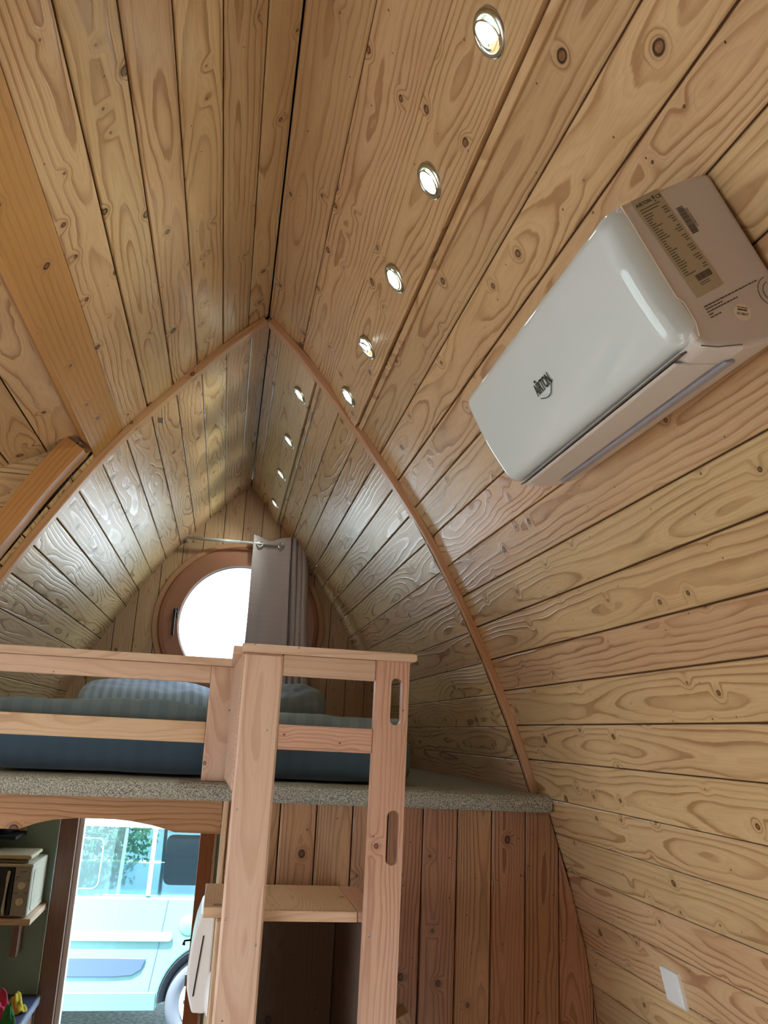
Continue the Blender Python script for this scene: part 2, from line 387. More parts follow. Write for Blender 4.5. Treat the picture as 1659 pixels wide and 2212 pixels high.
def text(name, body, size, M, mat, parent, depth=0.0004, font_bold=False, sx=1.0):
    cu = bpy.data.curves.new(name, 'FONT'); cu.body = body; cu.size = size; cu.extrude = depth; cu.align_x = 'CENTER'; cu.align_y = 'CENTER'
    if font_bold: cu.offset = size * .012
    t = bpy.data.objects.new('tmp', cu); COL.objects.link(t)
    bpy.context.view_layer.update()
    dg = bpy.context.evaluated_depsgraph_get(); me = bpy.data.meshes.new_from_object(t.evaluated_get(dg))
    bpy.data.objects.remove(t); bpy.data.curves.remove(cu)
    me.transform(M @ Matrix.Diagonal((sx, 1, 1, 1))); me.name = name; me.materials.clear(); me.materials.append(mat)
    o = bpy.data.objects.new(name, me); COL.objects.link(o)
    if parent: keep(o, parent)
    return o

# ------------------------------------------------------------------ shell profiles (x, z), seams of the boards
RF = [(.030, 3.750), (.168, 3.623), (.288, 3.481), (.406, 3.337), (.490, 3.231), (.564, 3.134), (.634, 3.034), (.706, 2.930), (.766, 2.820),
      (.827, 2.712), (.8835, 2.602), (.939, 2.487), (.989, 2.378), (1.040, 2.259), (1.086, 2.143), (1.127, 2.017), (1.166, 1.902), (1.208, 1.781),
      (1.238, 1.668), (1.270, 1.548), (1.293, 1.430), (1.312, 1.31), (1.325, 1.19), (1.330, 1.07), (1.328, .95), (1.320, .83), (1.305, .71), (1.285, .59), (1.258, .47), (1.225, .35), (1.19, .23), (1.15, .11)]
LF = [(.030, 3.750), (-.043, 3.693), (-.130, 3.602), (-.216, 3.507), (-.295, 3.414), (-.376, 3.318), (-.455, 3.220), (-.532, 3.108)]
LR = [(.040, 3.750), (.086, 3.705), (.166, 3.617), (.243, 3.524), (.334, 3.418), (.410, 3.318), (.485, 3.216), (.555, 3.112), (.621, 3.008), (.685, 2.905), (.746, 2.799), (.806, 2.692),
      (.860, 2.582), (.912, 2.474), (.960, 2.364), (1.008, 2.252), (1.052, 2.140), (1.096, 2.02), (1.14, 1.90), (1.18, 1.78), (1.22, 1.65), (1.25, 1.52), (1.28, 1.39), (1.30, 1.26), (1.315, 1.13), (1.32, 1.0), (1.31, .85), (1.29, .7), (1.26, .5), (1.2, .3), (1.15, .11)]
LL = [(.040, 3.750), (-.029, 3.685), (-.116, 3.604), (-.202, 3.512), (-.286, 3.414), (-.368, 3.318), (-.449, 3.220), (-.524, 3.119), (-.594, 3.010), (-.658, 2.903), (-.722, 2.796), (-.782, 2.692),
      (-.838, 2.582), (-.890, 2.474), (-.938, 2.364), (-.984, 2.252), (-1.028, 2.140), (-1.066, 2.02), (-1.10, 1.90), (-1.14, 1.78), (-1.18, 1.65), (-1.21, 1.52), (-1.24, 1.39), (-1.26, 1.26), (-1.275, 1.13), (-1.28, 1.0), (-1.27, .85), (-1.25, .7), (-1.22, .5), (-1.16, .3), (-1.11, .11)]

def shell(name, prof, y0, y1, mat, skip=(), butt=(), wide=()):
    """tongue and groove boards: each board is a raised face between two V grooves; a dark tongue shows in the groove"""
    mb = MB(); ax = .035
    for i in range(len(prof) - 1):
        if i in skip: continue
        a = Vector((prof[i][0], 0, prof[i][1])); c = Vector((prof[i + 1][0], 0, prof[i + 1][1]))
        t = (c - a).normalized(); nrm = Vector((t.z, 0, -t.x))
        if nrm.dot(Vector((ax, 0, 1.8)) - (a + c) / 2) < 0: nrm = -nrm
        g = .0013 if i not in wide else .0022; ch = .0024; dp = -.005; L = (c - a).length
        prf = [(0, dp, 1), (g, dp, 0), (g, -.0026, 0), (g + ch, 0, 0), (L - g - ch, 0, 0), (L - g, -.0026, 0), (L - g, dp, 0), (L, dp, 1)]
        cuts = [y0] + sorted(q for q in butt if y0 < q < y1) + [y1]
        for ya, yb in zip(cuts, cuts[1:]):
            bid = (random.random(), random.random()); off = random.random() * 40
            for (s0, d0, _), (s1, d1, _) in zip(prf, prf[1:]):
                gap = (d0 == dp and d1 == dp)
                P = []
                for (yy, ss, dd) in ((ya, s0, d0), (yb, s0, d0), (yb, s1, d1), (ya, s1, d1)):
                    q = a + t * ss + nrm * dd; P.append((q.x, yy, q.z))
                mb.face(P, [(ya + off, s0 - L / 2), (yb + off, s0 - L / 2), (yb + off, s1 - L / 2), (ya + off, s1 - L / 2)], bid, 1 if gap else 0)
    # outer skin so the shell has thickness
    for i in range(len(prof) - 1):
        if i in skip: continue
        a = Vector((prof[i][0], 0, prof[i][1])); c = Vector((prof[i + 1][0], 0, prof[i + 1][1]))
        def out(p, k):
            lo = prof[max(k - 1, 0)]; hi = prof[min(k + 1, len(prof) - 1)]; t = Vector((hi[0] - lo[0], 0, hi[1] - lo[1])).normalized(); n_ = Vector((t.z, 0, -t.x))
            if n_.dot(Vector((ax, 0, 1.8)) - p) < 0: n_ = -n_
            return p - n_ * .06
        A = out(a, i); Cc = out(c, i + 1)
        mb.face([(A.x, y0, A.z), (Cc.x, y0, Cc.z), (Cc.x, y1, Cc.z), (A.x, y1, A.z)], None, (.5, .5), 0)
    o = mb.build(name, [mat, M_GAP], recalc=False, weld=False)
    return struct(o)
YB, YP, YR, YG = -2.3, 2.95, 3.0, 5.445
shell('wall_right', RF, YB, YR + .02, W_WALL, skip=tuple(range(20, 28)), wide=(4, 5, 9, 10, 11, 12, 13))
shell('wall_right_lower', RF, 1.2, YR + .02, W_WALL, skip=tuple(range(0, 20)) + tuple(range(28, 40)))
struct(MB().box((1.25, YB, .40), (1.36, -.90, 1.44), 'y').build('wall_right_infill', W_WALL))
wn = empty('window_4', (1.3, .15, .9)); struct(wn)
for yy in (-.90, .12, 1.14):
    o = MB().box((1.27, yy, .47), (1.34, yy + .06, 1.43)).build('window_frame', W_TRIM, bevel=.003); o.parent = wn; o.matrix_parent_inverse = Matrix.Translation(wn.location).inverted()
for zz in (.44, 1.38):
    o = MB().box((1.25, -.90, zz), (1.34, 1.20, zz + .06), 'y').build('window_frame', W_TRIM, bevel=.003); o.parent = wn; o.matrix_parent_inverse = Matrix.Translation(wn.location).inverted()
shell('ceiling_left', LF, YB, YR + .02, W_WALL, wide=(1, 2, 3, 4, 5))
shell('wall_right_loft', LR, YR + .02, YG + .06, W_WALL, wide=(5, 6, 7, 8))
shell('wall_left_loft', LL, 2.955, YG + .06, W_WALL, skip=(0, 1, 2, 3, 4, 5, 6), wide=(8, 9, 10, 11))
shell('ceiling_left_loft', LL[:8], YR + .02, YG + .06, W_WALL, wide=(3, 4, 5))

def roof(name, prof, y0, y1, off=.10, side=1):
    mb = MB(); pts = []
    for i in range(len(prof)):
        lo = prof[max(i - 1, 0)]; hi = prof[min(i + 1, len(prof) - 1)]; t = Vector((hi[0] - lo[0], hi[1] - lo[1])).normalized(); n_ = Vector((t.y, -t.x))
        if n_.dot(Vector((.035, 1.8)) - Vector(prof[i])) < 0: n_ = -n_
        q = Vector(prof[i]) - n_ * off
        if i == 0: q = Vector((.035 - side * .02, 3.90))
        pts.append(q)
    for a, b in zip(pts, pts[1:]): mb.face([(a.x, y0, a.y), (b.x, y0, b.y), (b.x, y1, b.y), (a.x, y1, a.y)])
    return struct(mb.build(name, M_ROOF, solid=.02))
M_ROOF = plain('grey_roof_felt', srgb(90, 90, 88), .9)
roof('roof_right', RF[:17], YB - .1, YG + .3)
roof('roof_left', LL[:17], 2.96, YG + .3, side=-1)
roof('roof_left_near', LF, YB - .1, 2.96, side=-1)

# ------------------------------------------------------------------ clipped vertical boards
def clip(poly, hp):
    for (nx, nz, d) in hp:
        out = []
        for i in range(len(poly)):
            p, q = poly[i], poly[(i + 1) % len(poly)]; sp_ = nx * p[0] + nz * p[1] - d; sq = nx * q[0] + nz * q[1] - d
            if sp_ <= 0: out.append(p)
            if sp_ * sq < 0:
                t = sp_ / (sp_ - sq); out.append((p[0] + t * (q[0] - p[0]), p[1] + t * (q[1] - p[1])))
        poly = out
        if len(poly) < 3: return []
    return poly
def halfplanes(prof, side):
    H = []
    for a, b in zip(prof, prof[1:]):
        t = Vector((b[0] - a[0], b[1] - a[1])).normalized(); n_ = Vector((-t.y, t.x))
        if n_.x * side < 0: n_ = -n_
        H.append((n_.x, n_.y, n_.x * a[0] + n_.y * a[1]))
    return H
def vboards(name, x0, x1, pitch, xs, zlo, zhi, hp, y, mat, circle=None, th=.016):
    mb = MB(); x = xs
    while x > x0: x -= pitch
    while x < x1:
        a, b = max(x + .0020, x0), min(x + pitch - .0020, x1)
        if b > a:
            p = clip([(a, zlo), (b, zlo), (b, zhi), (a, zhi)], hp)
            if p: mb.prism(p, y, y + th)
        x += pitch
    o = mb.build(name, mat, weld=False)
    md = o.modifiers.new('bevel', 'BEVEL'); md.width = .0025; md.segments = 1; md.limit_method = 'ANGLE'; md.angle_limit = math.radians(60)
    if circle: 
        c = MB(); cx_, cz_, r_ = circle; c.prism([(cx_ + r_ * math.cos(2 * math.pi * i / 72), cz_ + r_ * math.sin(2 * math.pi * i / 72)) for i in range(72)], y - .1, y + .5)
        cut(o, [c])
    return struct(o)
HPR = halfplanes(LR[:24], 1); HPL = halfplanes(LL[:24], -1)
WC = (.045, 2.83)
vboards('wall_gable', -1.4, 1.4, .1215, .014, 2.0, 3.80, HPR + HPL, YG, W_GABLE, (WC[0], WC[1], .47))
# backing of the gable (dark membrane + outer boards) with the round opening and the door opening
bk = MB().prism(clip([(-1.5, .1), (1.5, .1), (1.5, 3.9), (-1.5, 3.9)], [(a, b, d + .04) for a, b, d in HPR + HPL]), YG + .018, YG + .075)
gb = bk.build('wall_gable_outer', W_EXT); struct(gb)
cc = MB().prism([(WC[0] + .47 * math.cos(2 * math.pi * i / 72), WC[1] + .47 * math.sin(2 * math.pi * i / 72)) for i in range(72)], YG - .1, YG + .5)
dc = MB().box((-.835, YG - .1, .0), (.01, YG + .5, 1.97))
cut(gb, [cc, dc])
mm = MB().prism(clip([(-1.5, 2.0), (1.5, 2.0), (1.5, 3.9), (-1.5, 3.9)], [(a, b, d + .03) for a, b, d in HPR + HPL]), YG + .0161, YG + .0176).build('wall_gable_membrane', M_GAP); struct(mm)
cut(mm, [MB().prism([(WC[0] + .47 * math.cos(2 * math.pi * i / 72), WC[1] + .47 * math.sin(2 * math.pi * i / 72)) for i in range(72)], YG - .1, YG + .5)])
HPF = halfplanes(RF[:24], 1)
vboards('wall_partition', .045, 1.4, .1205, .815, .1, 2.0, [(a, b, d - .002) for a, b, d in HPF], YP, W_PART)
pb = MB().prism(clip([(.046, .1), (1.45, .1), (1.45, 1.97), (.046, 1.97)], [(a, b, d + .01) for a, b, d in HPF]), YP + .0162, YP + .03).build('wall_partition_backing', M_GAP); struct(pb)
# painted lower gable wall beside the door
mb = MB(); mb.box((-1.35, YG - .006, .1), (-.862, YG + .014, 1.97)); struct(mb.build('wall_gable_lower', M_GREEN))
mb = MB(); mb.box((.03, YG - .006, .1), (1.35, YG + .014, 1.97)); struct(mb.build('wall_gable_lower', M_GREEN))
# floor, ground
mb = MB(); 
for k in range(22): mb.box((-2.1 + k * .16, YB - .1, .06), (-2.1 + k * .16 + .157, YG + .07, .11), 'y')
struct(mb.build('floor', M_DECK, bevel=.001))
mb = MB(); mb.box((-30, -30, -.1), (30, 40, 0)); struct(mb.build('ground', M_GROUND))
# back wall with a wide window
def frame_wall(name, mat, ax, pos, th, lo, hi, olo, ohi):
    mb = MB()
    def bx(a0, a1, z0, z1):
        if a1 - a0 < .001 or z1 - z0 < .001: return
        if ax == 'y': mb.box((a0, pos, z0), (a1, pos + th, z1))
        else: mb.box((pos, a0, z0), (pos + th, a1, z1))
    bx(lo[0], olo[0], lo[1], hi[1]); bx(ohi[0], hi[0], lo[1], hi[1]); bx(olo[0], ohi[0], lo[1], olo[1]); bx(olo[0], ohi[0], ohi[1], hi[1])
    return struct(mb.build(name, mat))
bw = MB().prism([(p[0], p[1]) for p in reversed(RF)] + [(.03, 3.75)] + LF[1:] + [(-.85, 2.6), (-1.25, 1.2), (-1.2, .11)], YB, YB + .04).build('wall_back', W_GABLE)
struct(bw)
# left lower wall (mirrors the right one) either side of the bay, below the frame
LB = [(-.532, 3.108)] + [(.05 - x, z) for x, z in RF[9:]]
LB = [(-.532, 3.108), (-.586, 3.03), (-.65, 2.93), (-.71, 2.82)] + [(.055 - x, z) for x, z in RF[9:]]
shell('wall_left', LB, YB, -.62, W_WALL)
# ------------------------------------------------------------------ dormer bay on the left
def dz(x): return 3.142 + .49 * (x + .562)
mb = MB(); X0, X1 = -2.08, -.562
# ceiling boards of the bay, running the length of the cabin, sloping down outwards
xs = [-.562 - .128 * k * .90 for k in range(14)]
for a, b in zip(xs, xs[1:]):
    bid = (random.random(), random.random()); off = random.random() * 40; g = .002
    A, B = a - g, b + g
    mb.face([(A, -.6, dz(A)), (A, 2.93, dz(A)), (B, 2.93, dz(B)), (B, -.6, dz(B))], [(off, .06), (off + 3.5, .06), (off + 3.5, -.06), (off, -.06)], bid)
    mb.face([(a, -.6, dz(a) + .008), (a, 2.93, dz(a) + .008), (b, 2.93, dz(b) + .008), (b, -.6, dz(b) + .008)], None, (0, 0), 1)
struct(mb.build('ceiling_bay', [W_WALL, M_GAP], recalc=False, weld=False))
mb = MB(); z = 3.12
while z > .1:   # end wall of the bay, horizontal boards
    z2 = z - .12
    def xr(zz):
        pr = [(-.50, 3.2)] + LB
        for (x0_, za), (x1_, zb) in zip(pr, pr[1:]):
            if zb <= zz <= za: return x0_ + (x1_ - x0_) * (za - zz) / (za - zb)
        return -.5
    zt = z - .0015; zb_ = max(z2 + .0015, .1)
    poly = [(X0, zb_), (xr(zb_) - .004, zb_), (xr(zt) - .004, zt), (X0, zt)]
    poly = clip(poly, [(-.49, 1, 3.142 + .49 * .562 + .02)])
    if poly: mb.prism(poly, 2.93, 2.945, 'x')
    z = z2
struct(mb.build('wall_bay_end', W_WALL, weld=False))
struct(MB().prism([(X0, .1), (-1.25, .1), (-1.28, 1.2), (-1.05, 2.15), (-.72, 2.83), (-.545, 3.10), (-.57, 3.14), (X0, dz(X0) + .01)], 2.9455, 2.953).build('wall_bay_end_backing', M_GAP))
mb = MB(); mb.box((X0, -.66, .1), (-.58, -.6, 3.3)); struct(mb.build('wall_bay_near', W_WALL))
frame_wall('wall_bay_outer', W_WALL, 'x', X0 - .06, .06, (-.66, .1), (2.953, 2.42), (-.35, .40), (2.15, 2.28))
wn = empty('window_3', (X0, .9, .4)); struct(wn)
mb = MB()
for yy in (-.35, .27, .88, 1.49, 2.09): mb.box((X0 - .05, yy, .40), (X0 + .01, yy + .06, 2.28))
mb.box((X0 - .05, -.35, 2.22), (X0 + .01, 2.15, 2.28), 'y'); mb.box((X0 - .05, -.35, .40), (X0 + .01, 2.15, .46), 'y')
keep(mb.build('window_frame', W_TRIM, bevel=.003), wn)
keep(MB().box((X0 - .025, -.33, .42), (X0 - .019, 2.13, 2.26)).build('pane', M_GLASS), wn)

# ------------------------------------------------------------------ ochre header beam and jamb of the bay
def nrm_at(a, b, ax=.03):
    t = Vector((b[0] - a[0], 0, b[1] - a[1])).normalized(); n_ = Vector((t.z, 0, -t.x))
    if n_.dot(Vector((ax, 0, 1.8)) - Vector((a[0], 0, a[1]))) < 0: n_ = -n_
    return t, n_
a = Vector((-.460, 0, 3.226)); b = Vector((-.532, 0, 3.108)); 
a = Vector((-.455, 0, 3.222)); b = Vector((-.533, 0, 3.105)); t = (b - a).normalized(); n_ = Vector((-t.z, 0, t.x)); n_ = n_ if n_.x > 0 else -n_
n_ = n_ if n_.dot(Vector((.03, 0, 1.8)) - a) > 0 else -n_
poly = [a + n_ * .004, b + n_ * .004, b - n_ * .062, a - n_ * .062]
mb = MB(); mb.prism([(p.x, p.z) for p in poly], -.62, 2.995, conv=lambda x, z, y: (x, y, z))
for i, f in enumerate(mb.uv): mb.uv[i] = [(mb.v[k][1] + 5, (Vector(mb.v[k]) - (a + b) / 2).dot(t) if False else (mb.v[k][2] - a.z)) for k in mb.f[i]]
beam = mb.build('header_beam', W_BEAM, bevel=.003)
tag(beam, 'ochre wooden beam edging the sloping ceiling above the side bay', 'beam')
mb = MB()   # shadow-gap batten between beam and bay ceiling
b2 = b - n_ * .030
mb.prism([(b2.x - .002, b2.z), (b2.x - .03, b2.z + .022), (b2.x - .034, b2.z + .05), (b2.x - .006, b2.z + .03)], -.6, 2.93, conv=lambda x, z, y: (x, y, z))
for i, f in enumerate(mb.uv): mb.uv[i] = [(mb.v[k][1], mb.v[k][2] - 3.1) for k in mb.f[i]]
bt = mb.build('ceiling_batten', W_DOORD, bevel=.002); tag(bt, 'thin dark brown batten between the ochre beam and the bay ceiling', 'batten')
def arc_strip(prof, zlo, zhi, din, dout, y0, y1, ax=.035):
    """strip following a profile: inner face din towards the room, outer face dout"""
    P = [p for p in prof]
    pts = []
    for i in range(len(P)):
        lo = P[max(i - 1, 0)]; hi = P[min(i + 1, len(P) - 1)]; t_, nn = nrm_at(lo, hi, ax)
        q = Vector((P[i][0], 0, P[i][1])); pts.append((q + nn * din, q + nn * dout))
    mb = MB(); bid = (random.random(), random.random()); s_ = 0
    for (a0, a1), (b0, b1) in zip(pts, pts[1:]):
        L = (b0 - a0).length
        def Q(p, y): return (p.x, y, p.z)
        u0, u1 = s_, s_ + L; wy = (y1 - y0); wd = din - dout
        mb.face([Q(a0, y0), Q(b0, y0), Q(b0, y1), Q(a0, y1)], [(u0, -wy / 2), (u1, -wy / 2), (u1, wy / 2), (u0, wy / 2)], bid)
        mb.face([Q(a1, y0), Q(b1, y0), Q(b1, y1), Q(a1, y1)], [(u0, 0), (u1, 0), (u1, wy), (u0, wy)], bid)
        mb.face([Q(a0, y0), Q(b0, y0), Q(b1, y0), Q(a1, y0)], [(u0, wd), (u1, wd), (u1, 0), (u0, 0)], bid)
        mb.face([Q(a0, y1), Q(b0, y1), Q(b1, y1), Q(a1, y1)], [(u0, wd), (u1, wd), (u1, 0), (u0, 0)], bid)
        s_ += L
    for (a0, a1) in (pts[0], pts[-1]):
        mb.face([(a0.x, y0, a0.z), (a0.x, y1, a0.z), (a1.x, y1, a1.z), (a1.x, y0, a1.z)], [(0, 0), (wy, 0), (wy, wd), (0, wd)], bid)
    return mb
def dens(prof, z0, z1, n=40):
    zs = [z0 + (z1 - z0) * i / n for i in range(n + 1)]; out = []
    for zz in zs:
        for (xa, za), (xb, zb) in zip(prof, prof[1:]):
            if zb - 1e-6 <= zz <= za + 1e-6: out.append((xa + (xb - xa) * (za - zz) / (za - zb), zz)); break
    # smooth
    for _ in range(3):
        out = [out[0]] + [((out[i - 1][0] + 2 * out[i][0] + out[i + 1][0]) / 4, (out[i - 1][1] + 2 * out[i][1] + out[i + 1][1]) / 4) for i in range(1, len(out) - 1)] + [out[-1]]
    return out
jm = arc_strip(dens(LB, 3.085, 1.9), 0, 0, .005, -.075, 2.84, 2.925) if False else arc_strip(dens(LB, 3.085, 1.9), 0, 0, .004, -.072, 2.845, 2.928)
j = jm.build('bay_jamb', W_BEAM, bevel=.002); tag(j, 'ochre curved jamb post at the left bay, beside the left arch rib', 'jamb')
# ------------------------------------------------------------------ arch ribs
rib = arc_strip(dens(RF, 3.735, 2.03), 0, 0, .026, -.001, YR, YR + .044)
o = rib.build('arch_rib', W_TRIM, bevel=.003); tag(o, 'right half of the pointed wooden arch rib, from ridge down to loft carpet', 'arch rib', 'arch ribs at the loft edge')
LRIB = LF[:-1] + [(-.533, 3.108)] + LL[8:]
rib = arc_strip(dens(LRIB, 3.735, 2.03), 0, 0, .026, -.001, YR, YR + .044)
o = rib.build('arch_rib', W_TRIM, bevel=.003); tag(o, 'left half of the pointed wooden arch rib, from ridge down to the guard rail', 'arch rib', 'arch ribs at the loft edge')

# ------------------------------------------------------------------ light boards
def lightboard(name, A, B, y0, y1, th, lab):
    a = Vector((A[0], 0, A[1])); b = Vector((B[0], 0, B[1])); t, nn = nrm_at(A, B)
    mb = MB(); off = random.random() * 20; bid = (.35, .62)
    P = [a + nn * .002, b + nn * th, b - nn * .004, a - nn * .004]
    mb.prism([(p.x, p.z) for p in P], y0, y1, conv=lambda x, z, y: (x, y, z), bid=bid)
    for i, f in enumerate(mb.uv): mb.uv[i] = [(mb.v[k][1] + off, (Vector((mb.v[k][0], 0, mb.v[k][2])) - (a + b) / 2).dot(t)) for k in mb.f[i]]
    o = mb.build(name, W_LBOARD if 'loft' in lab else W_WALL, bevel=.0015); tag(o, lab, 'board')
    # batten right under it
    q0 = b + t * .004; q1 = b + t * .024
    mb = MB(); P = [q0 + nn * .012, q1 + nn * .012, q1 - nn * .004, q0 - nn * .004]
    mb.prism([(p.x, p.z) for p in P], y0, y1, conv=lambda x, z, y: (x, y, z))
    for i, f in enumerate(mb.uv): mb.uv[i] = [(mb.v[k][1] + off, mb.v[k][2] - b.z) for k in mb.f[i]]
    keep(mb.build('batten', W_WALL, bevel=.003), o)
    return a, b, t, nn
fa, fb, ft, fn = lightboard('light_board', RF[2], RF[3], YB + .05, YR - .002, .024, 'long raised ceiling board in the room carrying the near downlights')
la, lb, lt, ln = lightboard('light_board', LR[2], LR[3], YR + .046, YG - .002, .022, 'raised ceiling board over the loft carrying the far downlights')

def downlight(x, y, tilt, roll, board, power, label):
    a, b, t, nn = board[0]; th = board[1]
    s_ = (x - a.x) / (b.x - a.x); p = a.lerp(b, s_) + nn * (.002 + s_ * (th - .002)); p.y = y
    e = empty('downlight', p, label, 'downlight', 'recessed downlights along the ceiling board')
    zax = nn; xax = Vector((0, 1, 0)); yax = zax.cross(xax)
    Mx = Matrix((xax, yax, zax)).transposed().to_4x4()
    e.matrix_world = Matrix.Translation(p) @ Mx
    def sub(mbx, name, mat, **k):
        o = mbx.build(name, mat, **k); o.parent = e; return o
    sub(MB().lathe([(.0310, .0003), (.0315, .0060), (.0335, .0082), (.0375, .0080), (.0410, .0060), (.0430, .0025), (.0434, .0002)], n=48), 'trim_ring', M_CHROME, smooth=True)
    T = Matrix.Translation((0, 0, .0052)) @ Matrix.Rotation(math.radians(tilt), 4, 'X') @ Matrix.Rotation(math.radians(roll), 4, 'Y')
    sub(MB().lathe([(.0300, .0030), (.0296, .0046), (.0268, .0046), (.0262, .0030), (.0255, -.0015)], T, n=40), 'eyeball_ring', M_CHROME, smooth=True)
    cup = MB().lathe([(.0255, .0006), (.0200, .0000), (.0001, -.0004)], T, n=40)
    sub(MB().lathe([(.0312, .0008), (.0001, .0006)], n=40), 'reflector', M_CUP)
    sub(cup, 'lens', M_LAMP, smooth=True)
    d = bpy.data.lights.new('spot', 'SPOT'); d.energy = power; d.color = (0.93, 1.0, 0.82); d.spot_size = math.radians(115); d.spot_blend = .7; d.shadow_soft_size = .025
    so = bpy.data.objects.new('spot', d); COL.objects.link(so); so.parent = e; so.matrix_local = T @ Matrix.Translation((0, 0, .012)) @ Matrix.Rotation(math.pi, 4, 'X')
    return e
FBD = ((fa, fb, ft, fn), .024); LBD = ((la, lb, lt, ln), .022)
lab = ['recessed downlight at the top edge of the photo, nearest the camera, half turned aside', 'second recessed downlight from the camera, left of the air conditioner top', 'third recessed downlight from the camera, level with the air conditioner',
       'fourth recessed downlight, half turned so its dark cup shows', 'fifth recessed downlight, just in front of the arch rib', 'sixth downlight, the first one behind the arch rib', 'seventh downlight, second behind the arch rib over the loft',
       'eighth downlight, second to last before the gable wall', 'last downlight, farthest away beside the curtain top']
PW = 3.5
for i, (x, y, ti, ro) in enumerate([(.358, 1.163, -14, 10), (.353, 1.59, -4, 6), (.357, 2.005, 2, 0), (.354, 2.445, -18, 12), (.354, 2.865, -2, 4)]):
    downlight(x, y, ti, ro, FBD, PW, lab[i])
for i, (x, y) in enumerate([(.203, 3.33), (.203, 3.93), (.203, 4.50), (.206, 5.12)]):
    downlight(x, y, -4, 6, LBD, PW, lab[5 + i])

# ------------------------------------------------------------------ air conditioner
AO = Vector((.634, 0, 3.034)); AE = Vector((.515, 0, -.857)); AN = Vector((-.857, 0, -.515))
Y0, Y1 = .987, 1.712
def AP(t, n, y): q = AO + AE * t + AN * n; return (q.x, y, q.z)
ac = empty('air_conditioner', AP(.13, 0, (Y0 + Y1) / 2), 'white wall-mounted air conditioner on the right slope with labels on its near end', 'air conditioner')
body = [(.000, .000), (-.004, .03), (-.004, .165), (.000, .176), (.222, .176), (.236, .168), (.262, .110), (.270, .060), (.264, .0)]
mb = MB(); n = len(body)
mb.prism(body, Y0, Y1, conv=lambda t, q, y: AP(t, q, y))
keep(mb.build('body', M_ACB, bevel=.010, seg=4, smooth=False), ac)
# glossy front panel: rounded slab, slightly crowned
def rr_slab(t0, t1, n0, n1, y0, y1, rc=.030, re=.018):
    pass
mb = MB()
def panel(u, v):
    # u across height, v along length; superellipse-like falloff at the rims
    t = -.004 + (.228) * u; y = Y0 - .002 + (Y1 - Y0 + .004) * v
    return t, y
NU, NV = 36, 72; e_ = .030
def edge(d): return 1 if d >= e_ else math.sqrt(max(0, 1 - (1 - d / e_) ** 2))
def pf(u, v):
    a0, a1 = -.006, .222; y0, y1 = Y0 - .001, Y1 + .001
    # concentrate samples near the rims
    cu = .5 - .5 * math.cos(math.pi * u); cv = .5 - .5 * math.cos(math.pi * v); cv = cv * .5 + v * .5
    t = a0 + (a1 - a0) * cu; y = y0 + (y1 - y0) * cv
    # round the corners of the outline
    dt = min(t - a0, a1 - t); dy = min(y - y0, y1 - y)
    k = min(edge(dt), 1) * .5 + .5; hgt = edge(min(dt * 1.15, e_)) * edge(min(dy * 1.0, e_))
    crown = .010 * math.sin(math.pi * cu)
    n_ = .168 + .034 * hgt + crown * .8
    rc = .024 if cv < .5 else .010
    if dt < rc and dy < rc:
        st = 1 if t < (a0 + a1) / 2 else -1; sy = 1 if y < (y0 + y1) / 2 else -1
        vx, vy = rc - dt, rc - dy; L = math.hypot(vx, vy); m_ = max(vx, vy)
        if L > 1e-6: 
            sc_ = m_ / L; vx *= sc_; vy *= sc_
        t = (a0 + rc if st > 0 else a1 - rc) - st * vx; y = (y0 + rc if sy > 0 else y1 - rc) - sy * vy
    return AP(t, n_, y)
mb = MB().grid(pf, NU, NV)
# side skirt
def skirt(ring):
    for (a_, b_) in zip(ring, ring[1:] + ring[:1]):
        ia, ib = a_, b_
        pa, pb = Vector(mb.v[ia]), Vector(mb.v[ib])
        da = -AN * .010
        mb.face([pa, pb, pb + da, pa + da])
W1 = NU + 1
ring = [i for i in range(W1)] + [j * W1 + NU for j in range(1, NV + 1)] + [NV * W1 + i for i in range(NU - 1, -1, -1)] + [j * W1 for j in range(NV - 1, 0, -1)]
skirt(ring)
fp = keep(mb.build('front_panel', M_AC, smooth=True), ac)
# outlet flap with grey slot
mb = MB(); mb.prism([(.2285, .183), (.2345, .180), (.2590, .121), (.2520, .118)], Y0 + .055, Y1 - .045, conv=lambda t, q, y: AP(t, q, y))
keep(mb.build('outlet_flap', M_ACB, bevel=.003), ac)
mb = MB(); mb.prism([(.2610, .120), (.2660, .117), (.2700, .102), (.2640, .102)], Y0 + .04, Y1 - .06, conv=lambda t, q, y: AP(t, q, y))
keep(mb.build('vane', M_GREY, bevel=.002), ac)
mb = MB(); mb.prism([(.225, .186), (.2275, .186), (.2275, .16), (.225, .16)], Y0 + .03, Y1 - .02, conv=lambda t, q, y: AP(t, q, y)); keep(mb.build('seam', M_INK2), ac)
mb = MB(); mb.tube([AP(.232, .172, Y0 - .0003), AP(.244, .150, Y0 - .0006), AP(.252, .125, Y0 - .0006), AP(.256, .112, Y0 - .0003)], .0008, 6); keep(mb.build('side_seam', M_INK2), ac)
mb = MB(); mb.tube([AP(.0, .166, Y0 - .0008), AP(.10, .166, Y0 - .0008), AP(.155, .166, Y0 - .0008), AP(.166, .160, Y0 - .0008), AP(.200, .160, Y0 - .0008), AP(.218, .166, Y0 - .0008), AP(.226, .174, Y0 - .0008)], .0011, 6); keep(mb.build('panel_rim_line', M_STICK), ac)
